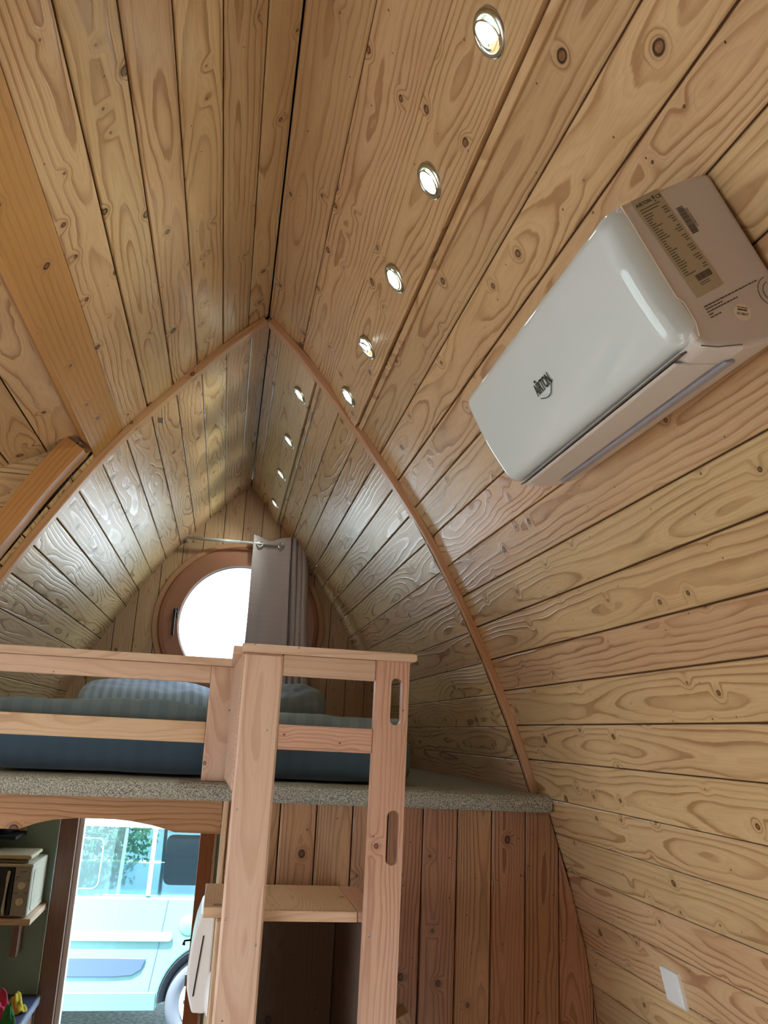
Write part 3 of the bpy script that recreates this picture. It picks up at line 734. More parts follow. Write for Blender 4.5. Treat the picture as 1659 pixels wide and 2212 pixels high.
# labels on the near end: local frame r = reading direction, up
def endM(t, n_, ang=0, eps=.0008):
    # text x axis points towards the wall (-n), up axis = -t (towards ridge); normal = -y
    xx = -AN; zz = Vector((0, -1, 0)); yy = zz.cross(xx)
    return Matrix.Translation(Vector(AP(t, n_, Y0 - eps))) @ Matrix((xx, yy, zz)).transposed().to_4x4() @ Matrix.Rotation(ang, 4, 'Z')
LBc, LBw, LBh = (.080, .1165), .052, .170
Lm = endM(LBc[0] + .002, LBc[1], math.radians(4.0), .0006)
def rect(M, x0, x1, y0, y1, z=0.0):
    return [tuple(M @ Vector((x0, y0, z))), tuple(M @ Vector((x1, y0, z))), tuple(M @ Vector((x1, y1, z))), tuple(M @ Vector((x0, y1, z)))]
def slab(mb, M, x0, x1, y0, y1, z0=0.0, z1=.0004):
    A = rect(M, x0, x1, y0, y1, z1); mb.face(A)
    B_ = rect(M, x0, x1, y0, y1, z0)
    for i in range(4): j_ = (i + 1) % 4; mb.face([A[i], A[j_], B_[j_], B_[i]])
mb = MB(); slab(mb, Lm, -LBw / 2, LBw / 2, -LBh / 2, LBh / 2); lb_ = keep(mb.build('rating_label', M_LABEL), ac)
random.seed(11)
mb = MB()
yy = LBh / 2 - .030
for k in range(26):
    wl = random.uniform(.006, .016); mb_x = -LBw / 2 + .004
    slab(mb, Lm, mb_x, mb_x + wl + (.006 if k % 5 == 0 else 0), yy, yy + .0016, .0005, .0007)
    if k % 4 != 3: slab(mb, Lm, LBw / 2 - .004 - random.uniform(.006, .012), LBw / 2 - .004, yy, yy + .0016, .0005, .0007)
    yy -= .0042
x = -.008
while x < .018:
    ww = random.choice((.0006, .001, .0016)); slab(mb, Lm, x, x + ww, -LBh / 2 + .020, -LBh / 2 + .030, .0005, .0007); x += ww + random.choice((.0004, .0007))
for q in (.013, .016): slab(mb, Lm, -.008, .010, -LBh / 2 + q, -LBh / 2 + q + .0012, .0005, .0007)
slab(mb, Lm, -LBw / 2 + .004, LBw / 2 - .010, LBh / 2 - .020, LBh / 2 - .0185, .0005, .0007); slab(mb, Lm, -LBw / 2 + .004, LBw / 2 - .016, LBh / 2 - .0245, LBh / 2 - .023, .0005, .0007)
keep(mb.build('label_print', M_INK2), ac)
text('label_brand', 'AIRTON', .0078, Lm @ Matrix.Translation((-.009, LBh / 2 - .011, .0006)), M_INK, ac, .0001, True)
text('label_mark', 'CE', .0085, Lm @ Matrix.Translation((.0195, LBh / 2 - .011, .0006)), M_INK, ac, .0001, True)
mb = MB(); slab(mb, Lm, .0085, .0125, LBh / 2 - .0125, LBh / 2 - .0060, .0005, .0007); slab(mb, Lm, .0085, .0125, LBh / 2 - .0160, LBh / 2 - .0145, .0005, .0007); keep(mb.build('bin_symbol', M_INK2), ac)
# printed barcode beside the label (bars across the length)
Bm = endM(.056, .078, math.radians(-90 + 2), .0005); mb = MB(); x = -.022
while x < .022:
    ww = random.choice((.0006, .0010, .0016)); slab(mb, Bm, x, x + ww, -.008, .004, .0002, .0004); x += ww + random.choice((.0005, .0009))
keep(mb.build('barcode', M_INK2), ac)
text('barcode_digits', '0812345678012', .0050, Bm @ Matrix.Translation((0, .0070, .0003)), M_INK2, ac, .0001)
Tm = endM(.1835, .085, math.radians(2), .0005)
mb = MB()
for r_, (x0, x1) in enumerate([(-.050, .052), (-.050, -.018), (-.050, .008), (-.050, -.042), (-.050, -.030)]):
    x = x0
    while x < x1:
        ww = random.uniform(.003, .008); slab(mb, Tm, x, min(x + ww, x1), -.0045 * r_, -.0045 * r_ + .0019, .0002, .0004); x += ww + .0012
keep(mb.build('printed_notice', M_INK2), ac)
Rm = endM(.2145, .0835, math.radians(-32), .0005)
mb = MB().lathe([(.0135, 0), (.0135, .0004), (.0001, .0004)], Rm, 32); keep(mb.build('round_sticker', M_STICK), ac)
text('sticker_date', '01/2017', .0054, Rm @ Matrix.Translation((0, -.0030, .0006)), M_INK, ac, .0001, True)
mb = MB()
for (x0, x1, y0) in [(-.0075, -.0035, .0022), (-.0028, .0005, .0022), (.0012, .0070, .0022), (-.0085, -.0040, .0068), (-.0032, .0080, .0068)]: slab(mb, Rm, x0, x1, y0, y0 + (.0028 if y0 < .005 else .0012), .0005, .0007)
keep(mb.build('sticker_print', M_INK2), ac)
Km = endM(.205, .018, 0, .0005)
for q in (.024, .016):
    mb = MB(); mb.tube([Km @ Vector((q * math.cos(t_), q * math.sin(t_), .0003)) for t_ in [math.radians(d_) for d_ in range(95, 265, 10)]], .0006, 5); keep(mb.build('knockout_line', M_INK2), ac)
# logo on front panel
def frontM(t, y, eps=.0006):
    xx = Vector((0, -1, 0)); zz = AN.copy(); yy = zz.cross(xx)
    q = Vector(AP(t, .2032 + .0005 + eps + .006 * 0, y)); return Matrix.Translation(q) @ Matrix((xx, yy, zz)).transposed().to_4x4()
Fm = frontM(.115, 1.35, .0085)
text('logo_text', 'AIRTON', .0300, Fm, M_INK, ac, .0003, True, .62)
mb = MB(); mb.tube([Fm @ Vector((-.030 + .068 * k / 14, -.0155 - .0075 * math.sin(math.pi * min(1, k / 12)) + (.010 * (k - 9) / 5 if k > 9 else 0), 0)) for k in range(15)], .0008, 6); keep(mb.build('logo_swoosh', M_INK), ac)
mb = MB(); mb.face(rect(Fm, -.0225, -.0165, .0135, .0180, .0002)); keep(mb.build('logo_dot', M_INK), ac)

# ------------------------------------------------------------------ round window
win = empty('window_1', (WC[0], YG, WC[1])); struct(win)
Wm = Matrix.Translation((WC[0], YG, WC[1])) @ Matrix.Rotation(math.radians(90), 4, 'X')   # local z -> -y (into the room)
keep(MB().lathe([(.470, -.075), (.470, -.004), (.535, -.004), (.537, .006), (.533, .014), (.505, .014), (.497, .006), (.495, -.075), (.470, -.075)], Wm, 96).build('window_frame', W_TRIM, smooth=False), win)
sash = keep(MB().lathe([(.375, -.060), (.375, .026), (.381, .034), (.470, .034), (.494, .028), (.498, .016), (.496, -.060), (.375, -.060)], Wm, 96).build('sash', W_SASH, smooth=False), win)
keep(MB().lathe([(.378, -.012), (.372, -.008), (.372, .012), (.380, .020)], Wm, 96).build('glazing_seal', M_ARCH, smooth=True), sash)
keep(MB().lathe([(.376, -.020), (.0001, -.020)], Wm, 64).build('pane', M_GLASS), win)
hd = MB(); hd.box((-.362, YG - .050, 2.855), (-.338, YG - .034, 2.905)); hd.box((-.366, YG - .075, 2.735), (-.350, YG - .058, 2.900)); hd.tube([(-.352, YG - .034, 2.88), (-.354, YG - .072, 2.885)], .008, 10)
keep(hd.build('window_handle', M_BLACK, bevel=.004), win)

# ------------------------------------------------------------------ curtain and rod
RY = YG - .085; RZ = 3.352
rod = MB().tube([(-.325, RY, RZ), (.445, RY, RZ)], .0085, 14).build('curtain_rod', M_METALW, smooth=True)
tag(rod, 'thin white metal curtain rod above the round window', 'curtain rod')
for xx in (-.330, .40):
    keep(MB().box((xx - .012, RY + .0, RZ - .012), (xx + .004, YG - .001, RZ + .012)).build('rod_bracket', M_METALW, bevel=.002), rod)
keep(MB().tube([(-.30, RY, RZ), (.0, RY, RZ)], .0105, 14).build('outer_tube', M_METALW, smooth=True), rod)
path = []
def cpath(s):
    # s 0..1 -> x,y: first a flat flap in front, then tight folds
    if s < .42:
        q = s / .42; return .085 + .215 * q, RY - .012 + .030 * math.sin(q * math.pi * 1.0) 
    q = (s - .42) / .58
    return .300 + .115 * q + .012 * math.sin(q * 20), RY - .012 + .026 * math.sin(q * math.pi * 7 + math.pi)
def curt(u, v):
    x, y = cpath(u); z = 3.405 - 1.17 * v
    sc = math.exp(-((u - .21) / .11) ** 2)
    if v < .08: z -= .028 * sc * (1 - v / .08)
    k = v ** .8
    x = x + (k * .10 * max(0, u - .2)) + .010 * math.sin(v * 5 + u * 9) * v; y += (noise.noise(Vector((u * 7, v * 2.2, 3))) * .022) * (0.3 + v)
    return (x, min(y, YG - .05), z)
mb = MB().grid(curt, 120, 70)
cur = mb.build('curtain', M_CURT, smooth=True, solid=.003); tag(cur, 'taupe eyelet curtain drawn to the right of the round window', 'curtain')
ey = MB().lathe([(.0125, -.003), (.0135, .002), (.019, .004), (.0225, .001), (.0215, -.003)], Matrix.Translation((.128, RY - .004, RZ - .004)) @ Matrix.Rotation(math.radians(70), 4, 'X'), 28)
keep(ey.build('eyelet', M_CHROME, smooth=True), cur)
ey = MB().lathe([(.0125, -.003), (.0135, .002), (.019, .004), (.0225, .001), (.0215, -.003)], Matrix.Translation((.262, RY - .004, RZ - .004)) @ Matrix.Rotation(math.radians(70), 4, 'X'), 28)
keep(ey.build('eyelet', M_CHROME, smooth=True), cur)

# ------------------------------------------------------------------ loft deck with carpet
CT = 2.030
def wl(z, prof):
    for (xa, za), (xb, zb) in zip(prof, prof[1:]):
        if zb <= z <= za: return xa + (xb - xa) * (za - z) / (za - zb)
xL, xR = wl(2.0, LL), wl(2.0, RF)
mb = MB()
poly = [(2.894, 1.974), (2.886, 1.985), (2.885, 2.010), (2.893, 2.024), (2.910, CT), (5.43, CT), (5.43, 2.0), (2.945, 2.0), (2.945, 1.974)]
segs = 60; x0, x1 = xL + .0, 1.128
def nf(x, y, z): return noise.noise(Vector((x * 14, y * 30, z * 30))) * .0016
rows = []
for i in range(segs + 1):
    x = x0 + (x1 - x0) * i / segs
    rows.append([(min(x, 1.128) if y < 2.945 else min(x, 1.08), y + (nf(x, y, z) if y < 2.95 else 0), z + nf(x, y + 3, z)) for y, z in poly])
for A, B in zip(rows, rows[1:]):
    for k in range(len(poly)): 
        k2 = (k + 1) % len(poly); mb.face([A[k], B[k], B[k2], A[k2]])
mb.face(rows[0]); mb.face(list(reversed(rows[-1])))
dk = mb.build('loft_platform', M_CARPET, smooth=False); tag(dk, 'loft platform covered in flecked grey carpet wrapped over its front edge', 'loft platform')
kb = MB(); kb.box((xL + .02, 2.99, 1.90), (1.09, 5.42, 1.995), 'x'); keep(kb.build('joist_board', W_GABLE), dk)

# ------------------------------------------------------------------ guard rail on the loft edge
gr = empty('guard_rail', (-.4, 2.941, CT), 'low wooden guard rail along the left half of the loft edge', 'guard rail')
gl = wl(2.4, LL) + .004
def rb(name, lo, hi, grain, mat=W_STAIR, bev=.003, par=gr):
    return keep(MB().box(lo, hi, grain).build(name, mat, bevel=bev), par)
rb('cap', (gl, 2.9255, 2.401), (.030, 2.995, 2.427), 'x')
rb('top_rail', (gl - .0, 2.941, 2.343), (-.054, 2.963, 2.4005), 'x')
rb('middle_rail', (wl(2.2, LL) + .006, 2.941, 2.149), (-.0545, 2.963, 2.217), 'x', W_STEP)
rb('end_board', (-.054, 2.940, CT + .001), (.0265, 2.962, 2.4005), 'z', W_STAIR)

# ------------------------------------------------------------------ loft stair unit
st = empty('loft_stair', (.26, 2.36, .11), 'tall pale wooden loft ladder stand with two broad uprights in front of the loft', 'loft ladder')
PY = 2.353
lp = keep(MB().box((.041, PY, .11), (.1475, PY + .030, 2.4025), 'z', bid=(.42, .9)).build('upright', W_STAIR, bevel=.006, seg=1), st)
o = MB().box((.4055, PY, .11), (.500, PY + .030, 2.4025), 'z', bid=(.13, .2)).build('upright', W_STAIR2)
def stadium(cx_, z0, z1, r_):
    P = []
    for i in range(13): a_ = math.pi * i / 12; P.append((cx_ + r_ * math.cos(a_), z1 - r_ + r_ * math.sin(a_)))
    for i in range(13): a_ = math.pi + math.pi * i / 12; P.append((cx_ + r_ * math.cos(a_), z0 + r_ + r_ * math.sin(a_)))
    return P
cut(o, [MB().prism(stadium(.4655, 2.229, 2.357, .0155), PY - .05, PY + .1), MB().prism(stadium(.4715, 1.870, 2.008, .0175), PY - .05, PY + .1)], .003)
keep(o, st)
def sb(name, lo, hi, grain, mat=W_STAIR, bev=.003, par=st): return keep(MB().box(lo, hi, grain).build(name, mat, bevel=bev), par)
mb = MB().prism([(.033, 2.4030), (.514, 2.4030), (.519, 2.408), (.519, 2.421), (.514, 2.4260), (.033, 2.4260)], PY - .010, PY + .075, 'x')
keep(mb.build('cap', W_STAIR, bevel=.0025), st)
sb('side_cap', (.010, PY + .075, 2.4030), (.058, 2.924, 2.4255), 'y')
sb('top_rail', (.148, PY + .004, 2.346), (.405, PY + .026, 2.4025), 'x')
sb('middle_rail', (.148, PY + .004, 2.152), (.405, PY + .026, 2.217), 'x', W_STAIR2)
keep(MB().prism([(.0370, PY + .031), (.060, PY + .031), (.041, 2.925), (.0195, 2.925)], CT + .012, 2.4025, 'z', conv=lambda x, y, z: (x, y, z)).build('side_board', W_STAIR, bevel=.002), st)
stp = keep(MB().box((-.006, 2.430, 1.722), (.395, 2.785, 1.748), 'y').build('step', W_STEP, bevel=.002), st)
sb('step_edge_board', (.396, 2.400, 1.722), (.452, 2.785, 1.748), 'y', W_STAIR2)
keep(MB().box((.148, 2.398, 1.722), (.3955, 2.4298, 1.748), 'y').build('step_nosing', W_STEP, bevel=.002), st)
sb('side_panel', (.030, 2.400, .11), (.052, 2.935, 1.7215), 'z', W_STEP)
sb('side_panel', (.412, 2.400, .11), (.434, 2.935, 1.7215), 'z', W_DARKP)  # dark wood on this inner side carries its shading in the colour
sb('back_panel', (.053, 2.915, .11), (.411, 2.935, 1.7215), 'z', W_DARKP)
for (x, z) in [(.057, 1.998), (.052, 1.735), (.132, 1.676), (.420, 1.700), (.118, 2.20)]:
    keep(MB().lathe([(.0032, -.0005), (.0034, .0006), (.0020, .0003), (.0001, -.0006)], Matrix.Translation((x, PY, z)) @ Matrix.Rotation(math.radians(90), 4, 'X'), 12).build('screw', M_STEEL), st)
# slanted plank seen low behind the right upright
Tm = Matrix.Translation((.745, 2.80, 1.15)) @ Matrix.Rotation(math.radians(-27), 4, 'Y')
o = MB().box((-.05, 0, -.30), (.012, .09, .27), 'z').build('slanted_board', W_PART, bevel=.003); o.matrix_world = Tm
tag(o, 'slanted dark wooden board end low behind the right upright of the ladder', 'board')

# ------------------------------------------------------------------ lintel with cut arch, passage trim
arch = [(-.594, 1.865), (-.546, 1.884), (-.495, 1.896), (-.415, 1.904), (-.352, 1.906), (-.261, 1.899), (-.192, 1.888), (-.150, 1.878), (-.122, 1.869)]
poly = [(wl(1.9, LL) + .0, 1.865)] + arch + [(.029, 1.868), (.023, 1.9735), (wl(1.97, LL), 1.9735)]
o = MB().prism(poly, 2.958, 3.00, 'x').build('arched_lintel', W_LINTEL, bevel=.003)
tag(o, 'knotty wooden lintel with shallow arch cut out, under the loft carpet', 'lintel')
o = MB().box((.026, 2.945, .11), (.0445, 3.03, 1.9735), 'z').build('passage_trim', W_STEP, bevel=.003)
tag(o, 'narrow upright wooden trim where passage meets the plank partition', 'trim')

# ------------------------------------------------------------------ wall device (white, convex) on the side panel
dv = empty('wall_heater', (.03, 2.72, 1.56), 'white convex plastic wall unit with dark slot on the left side of the ladder stand', 'wall unit')
prof = [(.0295, 1.700), (.004, 1.712), (-.012, 1.690), (-.024, 1.650), (-.031, 1.600), (-.034, 1.550), (-.031, 1.505), (-.022, 1.475), (-.012, 1.446), (.022, 1.444), (.0295, 1.455)]
keep(MB().prism(prof, 2.62, 2.90).build('housing', M_WHITE, bevel=.006, seg=3), dv)
keep(MB().prism([(.000, 1.640), (.0035, 1.640), (-.0105, 1.488), (-.014, 1.488)], 2.6185, 2.624).build('slot', M_BLACK), dv)
keep(MB().lathe([(.0001, .012), (.020, .010), (.030, .004), (.034, 0)], Matrix.Translation((.0292, 2.52, 1.52)) @ Matrix.Rotation(math.radians(-90), 4, 'Y') @ Matrix.Diagonal((1.6, 1, 1, 1)), 28).build('round_cover', M_WHITE, smooth=True), dv)
def wl0(z, prof):
    for (xa_, za), (xb_, zb) in zip(prof, prof[1:]):
        if zb <= z <= za: return xa_ + (xb_ - xa_) * (za - z) / (za - zb)
# ------------------------------------------------------------------ light switch plate on the right wall
sa = Vector((wl0(1.626, RF), 0, 1.626)); se = Vector((wl0(1.543, RF), 0, 1.543)); t, nn = (se - sa).normalized(), None
nn = Vector((t.z, 0, -t.x)); nn = nn if nn.x < 0 else -nn
sw = empty('switch_plate', (sa + se) / 2 + Vector((0, 2.337, 0)), 'white square blank switch plate low on the right wall', 'switch plate')
sh = -nn * 0.004
def SPt(s_, d_, y): q = sa + t * s_ + nn * d_; return (q.x, y, q.z)
H = (se - sa).length
o = MB().prism([(-.002, -.004), (-.002, .007), (.002, .010), (H - .002, .010), (H + .002, .007), (H + .002, -.004)], 2.290, 2.385, conv=lambda s_, d_, y: SPt(s_, d_, y)).build('plate', M_WHITE, bevel=.004, seg=3); keep(o, sw)
o = MB().prism([(.012, .009), (.012, .0125), (H - .012, .0125), (H - .012, .009)], 2.300, 2.332, conv=lambda s_, d_, y: SPt(s_, d_, y)).build('rocker', M_WHITE, bevel=.001); keep(o, sw)

# ------------------------------------------------------------------ bed
def soft_box(lo, hi, rx, amp, nx, ny, nz, seed, top=None, wr=(6, 6, 6)):
    """rounded box surface with wrinkles, as one closed mesh"""
    bm = bmesh.new(); lo = Vector(lo); hi = Vector(hi); c = (lo + hi) / 2; hsz = (hi - lo) / 2
    mb = MB()
    def P(q):
        p = Vector((q[0] * hsz.x, q[1] * hsz.y, q[2] * hsz.z))
        inner = Vector([max(-h + rx, min(h - rx, v_)) for v_, h in zip(p, hsz)]) if min(hsz) > rx else Vector([max(-max(h - rx, 0), min(max(h - rx, 0), v_)) for v_, h in zip(p, hsz)])
        d = p - inner; r_ = min(rx, min(hsz))
        p2 = inner + (d.normalized() * r_ if d.length > 1e-6 else d)
        w_ = p2 + c
        if top: w_.z += top(w_.x, w_.y) * max(0, q[2])
        nv = noise.noise(Vector((w_.x * wr[0] + seed, w_.y * wr[1], w_.z * wr[2]))) + .5 * noise.noise(Vector((w_.x * wr[0] * 2.3, w_.y * wr[1] * 2.3 + seed, w_.z * wr[2] * 2.3)))
        dd = d.normalized() if d.length > 1e-6 else Vector((0, 0, 0))
        return w_ + dd * nv * amp
    for ax in range(3):
        n1, n2 = [(ny, nz), (nx, nz), (nx, ny)][ax]
        for sg_ in (-1, 1):
            def fn(u, v, ax=ax, sg_=sg_):
                a_, b_ = 2 * u - 1, 2 * v - 1; q = [0, 0, 0]; q[ax] = sg_; o_ = [k for k in range(3) if k != ax]; q[o_[0]] = a_; q[o_[1]] = b_
                return P(q)
            mb.grid(fn, n1, n2)
    return mb
mt = soft_box((-.74, 3.06, CT + .009), (.675, 5.18, 2.195), .045, .006, 40, 50, 8, 2., wr=(5, 5, 9)).build('mattress', M_SHEET, smooth=True)
tag(mt, 'mattress in dark slate blue sheet lying on the loft carpet behind the rails', 'mattress')
def dtop(x, y): return .012 * noise.noise(Vector((x * 3, y * 3, 1))) + .010 * math.cos((x + .3) * 2.2) + (.02 if x < -.3 else 0) * 0
dv_ = soft_box((-.80, 3.03, 2.204), (.66, 4.45, 2.262), .031, .010, 70, 60, 8, 5., dtop, wr=(7, 4, 10)).build('duvet', M_DUVET, smooth=True)
tag(dv_, 'striped grey green duvet spread over the mattress in the loft', 'duvet')
def pillow(name, cx_, cy_, cz_, sx, sy, sz, rot, mat, lab, seed):
    mb = MB()
    def fn(sgn):
        def g(u, v):
            a_, b_ = 2 * u - 1, 2 * v - 1
            k = (max(0, 1 - a_ ** 4) * max(0, 1 - b_ ** 4)) ** .5
            px = a_ * sx * (1 - .06 * b_ * b_); py = b_ * sy * (1 - .08 * a_ * a_)
            wv = noise.noise(Vector((a_ * 2.2 + seed, b_ * 2.2, sgn))) * .14 + noise.noise(Vector((a_ * 6 + seed, b_ * 3, sgn))) * .07
            return (px, py, sgn * sz * k * (1 + wv))
        return g
    mb.grid(fn(1), 44, 34); mb.grid(fn(-1), 44, 34)
    o = mb.build(name, mat, smooth=True); o.location = (cx_, cy_, cz_); o.rotation_euler = rot
    tag(o, lab, 'pillow', 'pillows on the loft bed'); return o
pillow('pillow', -.40, 4.80, 2.325, .37, .25, .085, (math.radians(14), 0, math.radians(4)), M_PILLOW, 'blue grey striped pillow on the left side of the loft bed', 1.)
pillow('pillow', .30, 4.78, 2.330, .25, .24, .090, (math.radians(20), 0, math.radians(-6)), M_PILLOW2, 'plain grey blue pillow on the right of the bed, behind the ladder', 4.)

# ------------------------------------------------------------------ door to the outside
dr = empty('door_1', (-.4, YG, .11)); struct(dr)
keep(MB().box((-.862, YG - .030, .11), (-.767, YG + .06, 1.97), 'z').build('door_frame', W_DOORD, bevel=.003), dr)
keep(MB().box((-.766, YG + .020, .11), (-.738, YG + .085, 1.97), 'z').build('weather_strip', M_WHITE, bevel=.003), dr)
keep(MB().box((-.070, YG - .030, .11), (.010, YG + .06, 1.97), 'z').build('door_frame', W_DOOR, bevel=.003), dr)
keep(MB().box((.0105, YG - .036, .11), (.029, YG + .06, 1.97), 'z').build('frame_bead', W_STEP, bevel=.002), dr)
keep(MB().box((-.7375, YG - .030, 1.90), (-.0705, YG + .06, 1.97), 'x').build('door_frame', W_DOOR, bevel=.003), dr)
hb = MB().tube([(-.068, YG - .032, 1.025), (-.068, YG - .060, 1.025), (-.100, YG - .062, 1.022), (-.104, YG - .062, 1.000)], [.006, .006, .006, .010], 10)
keep(hb.build('door_handle', M_BLACK, smooth=True), dr)
keep(MB().box((-.080, YG - .036, .78), (-.069, YG - .012, .84)).build('lock_plate', M_STEEL, bevel=.002), dr)
keep(MB().box((-.868, YG - .034, .11), (-.8625, YG - .006, 1.97)).build('frame_seal', M_EDGE), dr)

# ------------------------------------------------------------------ kitchen corner
sh_ = empty('wall_shelf', (-1.1, 5.42, 1.17), 'small pale wooden wall shelf carrying the microwave', 'shelf')
keep(MB().box((-1.215, 4.985, 1.172), (-.880, 5.438, 1.203), 'x').build('shelf_board', W_STEP, bevel=.003), sh_)
keep(MB().box((-1.02, 5.30, .95), (-.985, 5.438, 1.1715), 'z').build('bracket', W_DOORD, bevel=.002), sh_)
mw = empty('microwave', (-1.13, 5.0, 1.204), 'cream microwave oven with two round dials on a small wall shelf', 'microwave')
keep(MB().box((-1.205, 5.012, 1.208), (-.905, 5.40, 1.462)).build('case', M_CREAM, bevel=.008, seg=3), mw)
md_ = keep(MB().box((-1.200, 4.998, 1.216), (-.990, 5.0115, 1.448)).build('door', M_DARKGL, bevel=.003), mw)
keep(MB().tube([(-1.020, 4.984, 1.225), (-1.020, 4.972, 1.250), (-1.016, 4.970, 1.40), (-1.016, 4.984, 1.430)], .0085, 10).build('door_handle', M_CREAM, smooth=True), md_)
pn = keep(MB().box((-.989, 4.998, 1.216), (-.908, 5.0115, 1.448)).build('control_panel', M_SILVERP, bevel=.002), mw)
for z in (1.362, 1.285):
    kn = MB().lathe([(.020, -.001), (.020, .010), (.017, .014), (.0001, .014)], Matrix.Translation((-.948, 4.998, z)) @ Matrix.Rotation(math.radians(90), 4, 'X'), 28); kn.box((-.952, 4.976, z - .018), (-.944, 4.984, z + .018))
    keep(kn.build('dial', M_CREAM, smooth=False), pn)
mb = MB()
for (x0, x1, z) in [(-.966, -.930, 1.425), (-.982, -.962, 1.398), (-.985, -.972, 1.385), (-.925, -.912, 1.385), (-.983, -.962, 1.322), (-.935, -.915, 1.322)]: keep(MB().box((x0, 4.9972, z), (x1, 4.9982, z + .004)).build('panel_print', M_INK2), pn)

keep(MB().tube([(-.9045, 5.06, 1.24), (-.9045, 5.05, 1.42), (-.9045, 5.08, 1.435), (-.9045, 5.35, 1.430), (-.9045, 5.37, 1.25), (-.9045, 5.09, 1.225), (-.9045, 5.06, 1.24)], .0025, 8).build('side_rib', M_CREAM, smooth=True), mw)
tw = soft_box((-1.17, 5.02, 1.4640), (-.935, 5.30, 1.478), .006, .002, 30, 30, 4, 3., wr=(9, 9, 9)); o = tw.build('folded_towel', M_TOWELG, smooth=True); tag(o, 'folded grey towel on top of the microwave, under the cream one', 'towel')
tw = soft_box((-1.15, 5.03, 1.481), (-.925, 5.33, 1.500), .008, .003, 30, 30, 4, 8., wr=(9, 9, 9)); o = tw.build('folded_towel', M_TOWEL, smooth=True); tag(o, 'folded cream towel topmost on the microwave', 'towel')
s2 = MB().box((-1.165, 5.16, 1.560), (-1.045, 5.438, 1.578)).build('upper_shelf', M_ARCH, bevel=.002); tag(s2, 'small dark shelf on the green wall above the microwave', 'shelf')
keep(MB().box((-1.085, 5.41, 1.579), (-1.045, 5.438, 1.72)).build('bracket', M_CREAM, bevel=.002), s2)
pot = MB().lathe([(.0001, .002), (.080, .002), (.090, .012), (.094, .085), (.098, .088), (.094, .091), (.088, .086), (.084, .014), (.0001, .010)], Matrix.Translation((-1.155, 5.28, 1.579)) @ Matrix.Diagonal((.7, 1, 1, 1)), 36).build('cooking_pot', M_BLACK, smooth=True)
tag(pot, 'black cooking pot on the dark shelf above the microwave', 'pot')
keep(MB().tube([(-1.10, 5.27, 1.65), (-1.07, 5.265, 1.662), (-1.065, 5.30, 1.662), (-1.10, 5.31, 1.65)], .005, 8).build('pot_handle', M_BLACK, smooth=True), pot)
ct = empty('kitchen_counter', (-1.1, 5.1, .11), 'dark kitchen counter with bright metal edge at the lower left corner', 'counter')
keep(MB().box((-1.10, 4.62, .11), (-.870, 5.430, .70)).build('cabinet', W_DOORD, bevel=.002), ct)
keep(MB().box((-1.20, 4.60, .7005), (-.856, 5.436, .735)).build('worktop', M_COUNTER, bevel=.003), ct)
keep(MB().box((-.8555, 4.60, .7005), (-.843, 5.436, .737)).build('metal_edge', M_EDGE, bevel=.002), ct)
def rag(name, cx_, cy_, r_, mat, lab, seed, zs=.06):
    def g(u, v):
        a_ = u * 2 * math.pi; q = v
        rr = r_ * q * (1 + .28 * noise.noise(Vector((math.cos(a_) * 1.5 + seed, math.sin(a_) * 1.5, q))))
        h = zs * (1 - q ** 1.6) * (1 + .9 * noise.noise(Vector((math.cos(a_) * 2.5 * q + seed, math.sin(a_) * 2.5 * q, 2)))) + .012 * math.sin(a_ * 5 + seed) * q
        return (cx_ + rr * math.cos(a_) * 1.0, cy_ + rr * math.sin(a_), .742 + max(0, h))
    o = MB().grid(g, 60, 16).build(name, mat, smooth=True, solid=.003); tag(o, lab, 'cloth'); return o
rag('cleaning_cloth', -.972, 5.00, .060, M_PINK, 'crumpled pink cloth on the kitchen counter', 1., .10)
rag('cleaning_cloth', -.905, 4.90, .040, M_GCL, 'crumpled green cloth in front of the pink one', 3., .08)
rag('cleaning_cloth', -.912, 5.12, .052, M_YEL, 'crumpled yellow cloth behind the green and pink ones', 6., .07)

# ------------------------------------------------------------------ van outside
VY = 6.80
vn = empty('van', (-.6, VY, 0), 'pale aqua delivery van parked outside the open door', 'van')
def vy(z): # tumblehome
    return VY + (.0 if z < 1.0 else (z - 1.0) * .22) + (.03 if z < .5 else 0)
prof = [(.02, .24), (.0, .30), (-.012, .48), (-.016, .70), (-.012, .9), (.0, 1.005)]
up = [(.006, 1.005), (.10, 1.455), (.14, 1.56), (.24, 1.66), (.45, 1.72)]
xa, xb = -3.4, .98
def sheet(pts, xa, xb, nx, holes=None):
    mb = MB()
    for (d0, z0), (d1, z1) in zip(pts, pts[1:]):
        mb.face([(xa, VY + d0, z0), (xb, VY + d0, z0), (xb, VY + d1, z1), (xa, VY + d1, z1)])
    return mb
def arcpts(n_=24): return [(.11 + .385 * math.cos(a_), .31 + .385 * math.sin(a_)) for a_ in [math.pi * i / n_ for i in range(n_ + 1)]]
bodyp = [(xa, .26), (-.28, .26)] + [p for p in reversed(arcpts()) if p[1] > .27] + [(.51, .26), (xb, .26), (xb + .05, .6), (xb + .02, 1.0), (xa - .02, 1.0), (xa - .05, .6)]
mb = MB(); mb.prism(bodyp, VY, VY + 1.65, 'x')
keep(mb.build('lower_body', M_VAN, bevel=.02, seg=3), vn)
